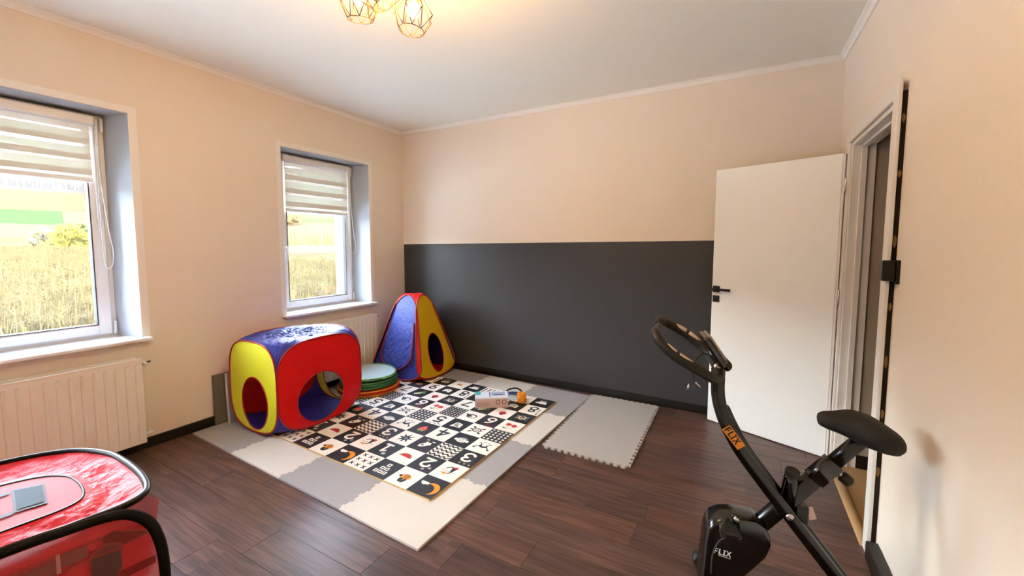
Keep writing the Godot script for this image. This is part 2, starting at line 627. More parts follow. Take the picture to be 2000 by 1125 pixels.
# ---------------------------------------------------------------- door
func doorway() -> void:
	var ZF := 0.43   # far side of the opening
	var ZN := 1.385  # near side
	var YT := 2.11
	# frame lining inside the opening with casing boards on the room side
	var tr := structure("trim_4")
	var st := new_st()
	box(st, Vector3(W - 0.012, 0.0, ZF), Vector3(W + 0.105, YT, ZF + 0.04), 0.002)
	box(st, Vector3(W - 0.012, 0.0, ZN - 0.04), Vector3(W + 0.105, YT, ZN), 0.002)
	box(st, Vector3(W - 0.012, YT - 0.04, ZF + 0.04), Vector3(W + 0.105, YT, ZN - 0.04), 0.002)
	build("lining", st, M.door_frame, tr)
	st = new_st()
	box(st, Vector3(W + 0.03, 0.0, ZF + 0.04), Vector3(W + 0.06, YT - 0.04, ZF + 0.056), 0.002)
	box(st, Vector3(W + 0.03, 0.0, ZN - 0.056), Vector3(W + 0.06, YT - 0.04, ZN - 0.04), 0.002)
	box(st, Vector3(W + 0.03, YT - 0.056, ZF + 0.056), Vector3(W + 0.06, YT - 0.04, ZN - 0.056), 0.002)
	build("door_stop", st, M.door_frame, tr)
	put("casing", box_mesh(Vector3(W - 0.028, 0.0, ZF - 0.06), Vector3(W - 0.012, YT + 0.055, ZF + 0.012), 0.003), M.door_frame, tr)
	put("casing", box_mesh(Vector3(W - 0.036, 0.0, ZN - 0.045), Vector3(W - 0.020, YT + 0.055, ZN + 0.022), 0.003), M.door_frame, tr)
	put("casing", box_mesh(Vector3(W - 0.03, YT - 0.015, ZF + 0.012), Vector3(W - 0.014, YT + 0.055, ZN - 0.045), 0.003), M.door_frame, tr)
	put("gap_filler", box_mesh(Vector3(W - 0.0195, 0.0, ZN - 0.03), Vector3(W, YT, ZN + 0.010)), mat(Color(0.13, 0.09, 0.065), 0.95), tr)
	# mounting foam showing in the gap behind the near casing
	var foam := mat(Color(0.55, 0.42, 0.28), 0.95)
	for k in 7:
		st = new_st(true)
		var y := 0.35 + k * 0.27 + rng.randf() * 0.06
		var hh := 0.02 + rng.randf() * 0.03
		lathe(st, [Vector2(0.003, -hh * 0.6), Vector2(0.007, -hh * 0.2), Vector2(0.008, hh * 0.2), Vector2(0.003, hh * 0.6)], 7, Transform3D(Basis.IDENTITY, Vector3(W - 0.010, y, ZN + 0.008)))
		build("mounting_foam", st, foam, tr)
	st = new_st(true)
	sweep(st, [Vector3(W - 0.02, 0.004, ZF + 0.04), Vector3(W - 0.02, 0.004, ZN - 0.04)], round_section(0.026, 0.014, 12))
	build("threshold", st, M.oak, tr)
	# leaf, open past the right angle
	var d := structure("door_1", Vector3(4.196, 0.006, 0.42))
	d.rotation.y = -0.3765   # local -x runs from the hinges to the free edge
	put("leaf", box_mesh(Vector3(-0.80, 0.0, -0.04), Vector3(0.0, 2.03, 0.0), 0.002), M.door, d)
	put("leaf_edge", box_mesh(Vector3(0.0, 0.0, -0.028), Vector3(0.013, 2.025, -0.002), 0.001), M.door_frame, d)
	for y in [0.25, 1.05, 1.78]:
		st = new_st(true)
		lathe(st, [Vector2(0.006, 0.0), Vector2(0.0075, 0.003), Vector2(0.0075, 0.045), Vector2(0.0075, 0.097), Vector2(0.006, 0.1)], 10, Transform3D(Basis.IDENTITY, Vector3(0.022, y, 0.008)))
		build("hinge", st, M.steel, d)
	var hx := -0.765
	var rose := put("handle", box_mesh(Vector3(hx - 0.026, 1.063, 0.0), Vector3(hx + 0.026, 1.115, 0.009), 0.002), M.black_metal, d)
	st = new_st(true)
	lathe(st, [Vector2(0.010, 0.0), Vector2(0.010, 0.046)], 12, Transform3D(Basis(Vector3.RIGHT, PI / 2), Vector3(hx, 1.089, 0.009)))
	build("neck", st, M.black_metal, rose)
	put("lever", box_mesh(Vector3(hx - 0.012, 1.079, 0.042), Vector3(hx + 0.125, 1.099, 0.056), 0.004), M.black_metal, rose)
	var kp := put("keyhole_plate", box_mesh(Vector3(hx - 0.026, 0.985, 0.0), Vector3(hx + 0.026, 1.037, 0.008), 0.002), M.black_metal, d)
	put("keyhole", box_mesh(Vector3(hx - 0.004, 1.002, 0.007), Vector3(hx + 0.004, 1.022, 0.0086), 0.002), mat(Color(0.01, 0.01, 0.01), 0.9), kp)
	# hall beyond the door
	var hw := structure("wall_hall")
	put("side_wall", box_mesh(Vector3(W + 0.1, -0.2, 0.36), Vector3(W + 1.9, HC, 0.455)), M.hall_wall, hw)
	put("end_wall", box_mesh(Vector3(W + 1.6, -0.2, 0.36), Vector3(W + 1.9, HC, ZB)), M.hall_wall, hw)
	put("near_wall", box_mesh(Vector3(W + 0.1, -0.2, 2.4), Vector3(W + 1.9, HC, 2.6)), M.hall_wall, hw)
	put("floor_hall", box_mesh(Vector3(W + 0.0, -0.2, 0.36), Vector3(W + 1.9, 0.0, 2.6)), M.oak).set_meta("kind", "structure")
	put("baseboard_hall", box_mesh(Vector3(W + 0.1, 0.0, 0.455), Vector3(W + 1.6, 0.085, 0.47), 0.003), M.skirting).set_meta("kind", "structure")
	# small black device fixed where casing meets the wall
	var sw := thing("wall_device", "small black box fixed to the wall beside the door casing", "device", Vector3(W, 1.29, ZN + 0.02))
	put("housing", box_mesh(Vector3(-0.058, 0.0, 0.0), Vector3(-0.012, 0.09, 0.048), 0.004), M.black_metal, sw)
	put("bracket", box_mesh(Vector3(-0.012, -0.012, 0.012), Vector3(0.0, 0.092, 0.055), 0.001), M.black_metal, sw)

# ---------------------------------------------------------------- outdoors
func ground_y(x: float, z: float) -> float:
	var r := Vector2(x, z - 2.0).length()
	var y := -1.3
	if r > 15.0:
		y = lerpf(-1.3, 1.35, clampf((r - 15.0) / 75.0, 0.0, 1.0))
	if r > 90.0:
		y = lerpf(1.35, 13.0, clampf((r - 90.0) / 100.0, 0.0, 1.0))
	if r > 190.0:
		y = lerpf(13.0, 26.0, clampf((r - 190.0) / 80.0, 0.0, 1.0))
	if r > 270.0:
		y = lerpf(26.0, 70.0, (r - 270.0) / 150.0)
	return y

func outdoors() -> void:
	# terrain: sloping meadows; its colours are crops and dry grass
	var nz := noise(0.02, FastNoiseLite.TYPE_SIMPLEX_SMOOTH, 4, 21)
	var st := new_st(true)
	var rows: Array = []
	var rad := [0.6, 4, 8, 12, 15, 20, 26, 32, 40, 50, 60, 70, 80, 90, 100, 112, 125, 140, 155, 170, 190, 210, 230, 250, 270, 300, 340, 380, 420]
	var na := 90
	for r in rad:
		var row: Array = []
		for k in na + 1:
			var th := deg_to_rad(-10.0 + 200.0 * k / na)
			var x: float = -sin(th) * r - 0.4
			var z: float = -cos(th) * r + 2.0
			row.append(Vector3(minf(x, 8.0), ground_y(x, z), z))
		rows.append(row)
	for i in rows.size() - 1:
		for j in na:
			var az := -10.0 + 200.0 * (j + 0.5) / na
			var r: float = (rad[i] + rad[i + 1]) * 0.5
			var n := nz.get_noise_2d(r * 2.0, az * 3.0)
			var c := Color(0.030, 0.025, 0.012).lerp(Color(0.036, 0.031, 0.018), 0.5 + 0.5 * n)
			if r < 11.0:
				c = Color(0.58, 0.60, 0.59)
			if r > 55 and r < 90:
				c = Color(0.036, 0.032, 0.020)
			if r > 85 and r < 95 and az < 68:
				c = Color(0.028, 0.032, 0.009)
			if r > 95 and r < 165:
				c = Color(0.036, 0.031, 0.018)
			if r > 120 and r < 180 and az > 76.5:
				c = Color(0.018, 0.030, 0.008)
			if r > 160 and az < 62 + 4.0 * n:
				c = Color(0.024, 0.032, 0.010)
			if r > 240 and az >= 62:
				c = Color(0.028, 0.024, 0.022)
			st.set_color(c)
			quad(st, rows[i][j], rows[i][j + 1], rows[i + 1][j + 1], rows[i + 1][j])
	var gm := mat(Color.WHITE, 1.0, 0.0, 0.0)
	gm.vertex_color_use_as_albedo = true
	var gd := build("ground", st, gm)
	gd.set_meta("kind", "structure")
	# standing dry reeds
	var bl := new_st()
	for k in 9:
		var a := rng.randf() * TAU
		var o := Vector3(rng.randf_range(-0.35, 0.35), 0, rng.randf_range(-0.35, 0.35))
		var h := rng.randf_range(0.75, 1.15)
		var lean := Vector3(rng.randf_range(-0.22, 0.22), 0, rng.randf_range(-0.22, 0.22))
		var s := Vector3(cos(a), 0, sin(a)) * 0.022
		tri(bl, o - s, o + s, o + lean + Vector3(0, h, 0))
		var q := o + lean * 0.7 + Vector3(0, h * 0.7, 0)
		tri(bl, q - s * 0.8, q + s * 0.8, q + lean * 0.8 + s * 7.0 + Vector3(0, h * 0.12, 0))
	var rm := mat(Color.WHITE, 1.0, 0.0, 0.0)
	rm.vertex_color_use_as_albedo = true
	var spots: Array = []
	for k in 26000:
		var u := rng.randf()
		var r := 13.0 + 47.0 * pow(u, 0.8)
		var az := deg_to_rad(rng.randf_range(46.0, 92.0))
		if rad_to_deg(az) < 64.0 and r > 34.0:
			continue
		spots.append([r, az])
	var mm := MultiMesh.new()
	mm.transform_format = MultiMesh.TRANSFORM_3D
	mm.use_colors = true
	mm.mesh = finish(bl)
	mm.instance_count = spots.size()
	for k in spots.size():
		var r: float = spots[k][0]
		var az: float = spots[k][1]
		var p := Vector3(3.64 - sin(az) * (r + 3.0), 0, 3.8 - cos(az) * (r + 3.0))
		p.y = ground_y(p.x, p.z) - 0.03
		var h := rng.randf_range(0.5, 1.35)
		mm.set_instance_transform(k, Transform3D(Basis(Vector3.UP, rng.randf() * TAU).scaled(Vector3(1.0 + r * 0.02, h, 1.0 + r * 0.02)), p))
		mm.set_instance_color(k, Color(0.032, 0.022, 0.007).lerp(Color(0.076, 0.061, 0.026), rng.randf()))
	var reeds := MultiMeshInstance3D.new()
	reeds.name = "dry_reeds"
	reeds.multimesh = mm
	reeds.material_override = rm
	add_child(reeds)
	reeds.set_meta("kind", "stuff")
	tag(reeds, "golden dry reeds filling the field outside the windows", "reeds")
	# clipped conifers in a row
	for k in 17:
		var az := deg_to_rad(51.2 + k * 0.47 + rng.randf_range(-0.08, 0.08))
		var p := Vector3(3.64 - sin(az) * 88.0, 0, 3.8 - cos(az) * 88.0)
		p.y = ground_y(p.x, p.z)
		var t := thing("hedge_conifer", "small pointed yellow-green conifer in the hedge row across the field", "conifer", p, 0.0, "conifers of the hedge row across the field")
		var h := rng.randf_range(1.9, 2.5) * (1.35 if k == 12 else 1.0)
		foliage(t, 0.27 * rng.randf_range(0.85, 1.1), h, Color(0.21, 0.22, 0.05), 40 + k)
	# bushes on the slope
	var bs := [[76.0, 62.0, 2.2, 2.9, Color(0.29, 0.27, 0.08), "yellow-green leafy bush on the slope outside the large window"], [77.4, 70.0, 2.2, 2.3, Color(0.28, 0.24, 0.21), "bare greyish brown shrub beside the yellow-green bush"], [75.0, 66.0, 1.6, 3.4, Color(0.18, 0.2, 0.15), "dark grey-green shrub behind the yellow-green bush"], [58.2, 150.0, 7.0, 5.0, Color(0.27, 0.19, 0.1), "rusty brown thicket at the edge of the green field"]]
	for b in bs:
		var az: float = deg_to_rad(b[0])
		var p := Vector3(3.64 - sin(az) * b[1], 0, 3.8 - cos(az) * b[1])
		p.y = ground_y(p.x, p.z) - 0.2
		var t := thing("field_bush", b[5], "bush", p)
		foliage(t, b[2], b[3], b[4], int(b[1]))
	# leafless wood on the skyline
	st = new_st()
	for k in 1500:
		var az := deg_to_rad(rng.randf_range(64.0, 92.0))
		var r := rng.randf_range(268.0, 330.0)
		var p := Vector3(3.64 - sin(az) * r, 0, 3.8 - cos(az) * r)
		p.y = ground_y(p.x, p.z)
		var h := rng.randf_range(7.0, 13.0)
		var s := Vector3(cos(az), 0, -sin(az)) * rng.randf_range(0.12, 0.25)
		var top := p + Vector3(rng.randf_range(-1, 1), h, rng.randf_range(-1, 1))
		tri(st, p - s, p + s, top)
		for j in 5:
			var q := p.lerp(top, rng.randf_range(0.35, 0.85))
			tri(st, q - s * 0.4 + Vector3(0, 0.2, 0), q + s * 0.4, q + Vector3(rng.randf_range(-2, 2), rng.randf_range(1, 3), rng.randf_range(-2, 2)))
	var wd := build("leafless_wood", st, mat(Color(0.27, 0.23, 0.215), 1.0, 0.0, 0.0))
	wd.set_meta("kind", "stuff")
	tag(wd, "leafless grey-brown wood along the hilltop outside the large window", "wood")

func foliage(t: Node3D, rad: float, h: float, c: Color, s: int) -> void:
	var st := new_st()
	var r := RandomNumberGenerator.new()
	r.seed = s
	for k in 260:
		var y := pow(r.randf(), 0.8)
		var a := r.randf() * TAU
		var d := rad * (1.0 - 0.75 * y) * sqrt(r.randf_range(0.3, 1.0))
		var p := Vector3(cos(a) * d, 0.05 * h + y * h * 0.95, sin(a) * d)
		var u := Vector3(r.randf_range(-1, 1), r.randf_range(-0.2, 1.2), r.randf_range(-1, 1)).normalized()
		var v := u.cross(Vector3(r.randf_range(-1, 1), r.randf_range(-1, 1), r.randf_range(-1, 1))).normalized()
		var z := rad * 0.28
		tri(st, p - v * z * 0.6, p + v * z * 0.6, p + u * z * 1.6)
	var m := mat(c, 1.0, 0.0, 0.0)
	m.backlight_enabled = true
	m.backlight = Color(0.4, 0.4, 0.2)
	build("foliage", st, m, t)
	st = new_st(true)
	lathe(st, [Vector2(rad * 0.1, -0.1), Vector2(rad * 0.07, h * 0.5), Vector2(rad * 0.02, h * 0.8)], 6)
	build("stem", st, mat(Color(0.3, 0.22, 0.15), 0.9), t)

# ---------------------------------------------------------------- radiators
func radiators() -> void:
	var spec := [[2.637, "long white panel radiator under the large window, behind the red tent"], [0.575, "white panel radiator under the window, behind the play cube"]]
	for i in 2:
		var t := thing("radiator", spec[i][1], "radiator", Vector3(0, 0, spec[i][0]), 0.0, "panel radiators under the windows")
		var L := 1.0
		var y0 := 0.09
		var y1 := 0.675
		# ribbed front sheet
		var st := new_st()
		var prof: Array = []
		var ribs := 19
		var m := 0.032
		prof.append(Vector2(0.0, 0.13))
		prof.append(Vector2(m - 0.012, 0.13))
		for k in ribs:
			var z := m + (L - 2.0 * m) * k / (ribs - 1)
			if k > 0:
				prof.append(Vector2(z - 0.008, 0.13))
			prof.append(Vector2(z - 0.0035, 0.1255))
			prof.append(Vector2(z + 0.0035, 0.1255))
			if k < ribs - 1:
				prof.append(Vector2(z + 0.008, 0.13))
		prof.append(Vector2(L - m + 0.012, 0.13))
		prof.append(Vector2(L, 0.13))
		var ya := y0 + 0.035
		var yb := y1 - 0.045
		var r0: Array = []
		var r1: Array = []
		var r2: Array = []
		var r3: Array = []
		for p in prof:
			r0.append(Vector3(0.13, y0, p.x))
			r1.append(Vector3(0.13, ya - 0.008, p.x))
			r2.append(Vector3(p.y, ya, p.x))
			r3.append(Vector3(p.y, yb, p.x))
		var r4: Array = []
		var r5: Array = []
		for p in prof:
			r4.append(Vector3(0.13, yb + 0.008, p.x))
			r5.append(Vector3(0.13, y1 - 0.006, p.x))
		grid(st, [r0, r1, r2, r3, r4, r5], false, false, true)
		box(st, Vector3(0.045, y0 + 0.002, 0.002), Vector3(0.1254, y1 - 0.03, L - 0.002))
		build("ribbed_front", st, M.radiator, t)
		for z in [0.0, L - 0.004]:
			put("side_cover", box_mesh(Vector3(0.04, y0, z - 0.001), Vector3(0.131, y1, z + 0.005), 0.001), M.radiator, t)
		# top grille: rim and bars
		st = new_st()
		box(st, Vector3(0.122, y1 - 0.012, 0.0), Vector3(0.131, y1, L), 0.002)
		box(st, Vector3(0.04, y1 - 0.012, 0.0), Vector3(0.048, y1, L), 0.002)
		for x in [0.062, 0.078, 0.094, 0.108]:
			box(st, Vector3(x, y1 - 0.008, 0.004), Vector3(x + 0.006, y1 - 0.003, L - 0.004))
		for k in 14:
			var z := 0.03 + (L - 0.06) * k / 13.0
			box(st, Vector3(0.048, y1 - 0.009, z), Vector3(0.122, y1 - 0.006, z + 0.006))
		build("top_grille", st, M.radiator, t)
		# valve at the top near the corner, lockshield below, pipes into the wall
		var v := Node3D.new()
		v.name = "valve"
		t.add_child(v)
		st = new_st(true)
		lathe(st, [Vector2(0.006, -0.028), Vector2(0.012, -0.024), Vector2(0.013, 0.0), Vector2(0.016, 0.004), Vector2(0.016, 0.024), Vector2(0.01, 0.028)], 12, Transform3D(Basis(Vector3.FORWARD, -PI / 2), Vector3(0.085, y1 - 0.05, -0.03)))
		build("valve_body", st, M.white_pvc, v)
		st = new_st(true)
		tube(st, [Vector3(0.085, y1 - 0.05, 0.0), Vector3(0.085, y1 - 0.05, -0.028)], 0.007)
		tube(st, [Vector3(0.085, y1 - 0.05, -0.03), Vector3(0.003, y1 - 0.05, -0.03)], 0.007)
		tube(st, [Vector3(0.085, y1 - 0.045, -0.035), Vector3(0.083, y1 - 0.04, -0.062)], 0.006)
		build("spindle", st, mat(Color(0.25, 0.22, 0.18), 0.4, 0.7), v)
		st = new_st(true)
		lathe(st, [Vector2(0.012, -0.02), Vector2(0.013, 0.02)], 12, Transform3D(Basis(Vector3.RIGHT, PI / 2), Vector3(0.085, y0 + 0.045, -0.03)))
		lathe(st, [Vector2(0.018, -0.004), Vector2(0.018, 0.004)], 14, Transform3D(Basis(Vector3.FORWARD, -PI / 2), Vector3(0.02, y0 + 0.045, -0.045)))
		tube(st, [Vector3(0.085, y0 + 0.045, 0.0), Vector3(0.085, y0 + 0.045, -0.045), Vector3(0.003, y0 + 0.045, -0.045)], 0.008)
		build("lockshield", st, M.white_pvc, t)
		put("wall_bracket", box_mesh(Vector3(0.002, y0 + 0.1, 0.2), Vector3(0.05, y1 - 0.1, 0.24)), M.radiator, t)
		put("wall_bracket", box_mesh(Vector3(0.002, y0 + 0.1, 0.76), Vector3(0.05, y1 - 0.1, 0.8)), M.radiator, t)

# ---------------------------------------------------------------- foam tiles
const TS := 0.5795
const TA := -0.0336

func teeth(n: int, depth: float, phase: int) -> PackedVector2Array:
	# interlocking edge from (0,0) to (1,0) in tile units: dovetails that stand out by +-depth
	var out := PackedVector2Array([Vector2(0, 0)])
	for k in n:
		var a := (k + 0.36) / n
		var b := (k + 0.72) / n
		var s := depth * (1.0 if (k + phase) % 2 == 0 else -1.0)
		out.append(Vector2(a + 0.004, 0))
		out.append(Vector2(a - 0.006, s))
		out.append(Vector2(b + 0.006, s))
		out.append(Vector2(b - 0.004, 0))
	out.append(Vector2(1, 0))
	return out

func tile_outline(left: bool, right: bool, back: bool, front: bool) -> PackedVector2Array:
	# flags: toothed edge (true) or straight edge strip (false); corners (0,0)..(1,1) in x, z
	var t := teeth(10, 0.021, 0)
	var s := PackedVector2Array([Vector2(0, 0), Vector2(1, 0)])
	var out := PackedVector2Array()
	var a := t if back else s
	for k in a.size() - 1:
		out.append(Vector2(a[k].x, a[k].y))
	a = t if right else s
	for k in a.size() - 1:
		out.append(Vector2(1.0 + a[k].y, a[k].x))
	a = t if front else s
	for k in range(a.size() - 1, 0, -1):
		out.append(Vector2(a[k].x, 1.0 + a[k].y))
	a = t if left else s
	for k in range(a.size() - 1, 0, -1):
		out.append(Vector2(a[k].y, a[k].x))
	return out

func foam_tiles() -> void:
	var names := {
		Vector2i(0, 3): "grey foam tile by the window wall, front left corner of the tile carpet",
		Vector2i(1, 3): "cream foam tile in the front row between two grey tiles, before the play cube",
		Vector2i(2, 3): "grey foam tile in the front row between two cream tiles",
		Vector2i(3, 3): "cream foam tile at the near front corner of the tile carpet",
		Vector2i(3, 2): "grey foam tile on the right edge behind the near corner tile",
		Vector2i(3, 1): "cream foam tile on the right edge beside the loose grey mat",
		Vector2i(3, 0): "grey foam tile on the right edge by the black wall",
		Vector2i(2, 0): "cream foam tile by the black wall behind the toy box",
		Vector2i(1, 0): "grey foam tile by the black wall beside the pyramid tent",
		Vector2i(0, 0): "cream foam tile in the room corner under the pyramid tent",
		Vector2i(0, 1): "grey foam tile by the window wall behind the folded toys",
		Vector2i(0, 2): "cream foam tile by the window wall under the play cube",
	}
	var cache := {}
	for key in names:
		var i: int = key.x
		var j: int = key.y
		var shape := tile_outline(i > 0, i < 3, j > 0, j < 3)
		var code := "%s%s%s%s" % [i > 0, i < 3, j > 0, j < 3]
		if not cache.has(code):
			var st := new_st()
			var poly := PackedVector2Array()
			for p in shape:
				poly.append(p * (TS - 0.0012) + Vector2(0.0006, 0.0006))
			slab(st, poly, 0.0, 0.012)
			cache[code] = finish(st)
		var o := put("foam_tile", cache[code], M.cream_foam if (i + j) % 2 == 0 else M.grey_foam)
		var ca := cos(TA)
		var sa := sin(TA)
		o.position = Vector3(0.1255 + TS * (i * ca + j * sa), 0.0005, 0.0219 + TS * (j * ca - i * sa))
		o.rotation.y = TA
		tag(o, names[key], "foam tile", "foam tiles of the tile carpet")
	# loose mat with toothed rim lying beside
	var st := new_st()
	var poly := PackedVector2Array()
	var w := 0.592
	var l := 1.145
	var back := teeth(20, 0.010, 0)
	var rim := PackedVector2Array()
	var nx := 12
	var nz := 22
	for k in nx:
		rim.append_array(tooth(Vector2(w * k / nx, 0), Vector2(w * (k + 1) / nx, 0), 0.017))
	for k in nz:
		rim.append_array(tooth(Vector2(w, l * k / nz), Vector2(w, l * (k + 1) / nz), 0.017))
	for k in nx:
		rim.append_array(tooth(Vector2(w - w * k / nx, l), Vector2(w - w * (k + 1) / nx, l), 0.017))
	for k in nz:
		rim.append_array(tooth(Vector2(0, l - l * k / nz), Vector2(0, l - l * (k + 1) / nz), 0.017))
	slab(st, rim, 0.0, 0.012)
	var lm := build("loose_mat", st, mat(Color(0.68, 0.66, 0.64), 0.75))
	lm.position = Vector3(2.452, 0.0005, 0.060)
	lm.rotation.y = 0.008
	tag(lm, "loose light grey foam mat with toothed edges right of the tile carpet", "foam mat")
	# spare foam boards leaning on the window wall
	var a := thing("foam_board", "dark olive grey foam board standing against the window wall", "foam board", Vector3(0.02, 0.013, 1.6), 0.0, "spare foam boards by the window wall")
	var st2 := new_st()
	box(st2, Vector3(0.0, 0.0, 0.0), Vector3(0.026, 0.395, 0.575), 0.002, Transform3D(Basis(Vector3.BACK, 0.01), Vector3.ZERO))
	build("board", st2, M.olive_foam, a)
	var b := thing("foam_board", "grey foam board with pale edge leaning nearest the play cube", "foam board", Vector3(0.085, 0.013, 1.55), 0.0, "spare foam boards by the window wall")
	st2 = new_st()
	box(st2, Vector3(0.0, 0.0, 0.045), Vector3(0.022, 0.40, 0.55), 0.002, Transform3D(Basis(Vector3.BACK, 0.05), Vector3.ZERO))
	build("board", st2, M.grey_foam, b)
	st2 = new_st()
	box(st2, Vector3(-0.002, -0.0005, 0.55), Vector3(0.0225, 0.4005, 0.557), 0.001, Transform3D(Basis(Vector3.BACK, 0.05), Vector3.ZERO))
	build("pale_edge", st2, M.cream_foam, b)

func tooth(a: Vector2, b: Vector2, d: float) -> PackedVector2Array:
	var t := b - a
	var n := Vector2(t.y, -t.x).normalized() * d
	return PackedVector2Array([a, a + t * 0.3, a + t * 0.22 + n, a + t * 0.78 + n, a + t * 0.7])

# ---------------------------------------------------------------- printed play mat
const CP := 128
var art: Image

func fill_poly(pts: PackedVector2Array, c: Color) -> void:
	var y0 := 1e9
	var y1 := -1e9
	for p in pts:
		y0 = minf(y0, p.y)
		y1 = maxf(y1, p.y)
	for y in range(maxi(0, int(floor(y0))), mini(art.get_height() - 1, int(ceil(y1))) + 1):
		var xs: Array = []
		var yy := y + 0.5
		for k in pts.size():
			var a := pts[k]
			var b := pts[(k + 1) % pts.size()]
			if (a.y <= yy) != (b.y <= yy):
				xs.append(a.x + (yy - a.y) / (b.y - a.y) * (b.x - a.x))
		xs.sort()
		for k in range(0, xs.size() - 1, 2):
			var x0 := int(round(xs[k]))
			var x1 := int(round(xs[k + 1]))
			if x1 > x0:
				art.fill_rect(Rect2i(x0, y, x1 - x0, 1), c)

var cell := Vector2.ZERO
func g(x: float, y: float) -> Vector2:
	return (cell + Vector2(x, y)) * CP

func shape(pts: Array, c: Color) -> void:
	var out := PackedVector2Array()
	for p in pts:
		out.append(g(p[0], p[1]))
	fill_poly(out, c)

func blob(x: float, y: float, rx: float, ry: float, c: Color, turn := 0.0) -> void:
	var out := PackedVector2Array()
	for k in 24:
		var t := TAU * k / 24
		var v := Vector2(cos(t) * rx, sin(t) * ry).rotated(turn)
		out.append(g(x + v.x, y + v.y))
	fill_poly(out, c)

func line(pts: Array, w: float, c: Color) -> void:
	for k in pts.size() - 1:
		var a := Vector2(pts[k][0], pts[k][1])
		var b := Vector2(pts[k + 1][0], pts[k + 1][1])
		var n := (b - a).orthogonal().normalized() * w * 0.5
		shape([[a.x + n.x, a.y + n.y], [b.x + n.x, b.y + n.y], [b.x - n.x, b.y - n.y], [a.x - n.x, a.y - n.y]], c)
	for p in pts:
		blob(p[0], p[1], w * 0.5, w * 0.5, c)

func arc(x: float, y: float, rx: float, ry: float, a0: float, a1: float, w: float, c: Color) -> void:
	var pts: Array = []
	for k in 15:
		var t := deg_to_rad(lerpf(a0, a1, k / 14.0))
		pts.append([x + cos(t) * rx, y + sin(t) * ry])
	line(pts, w, c)

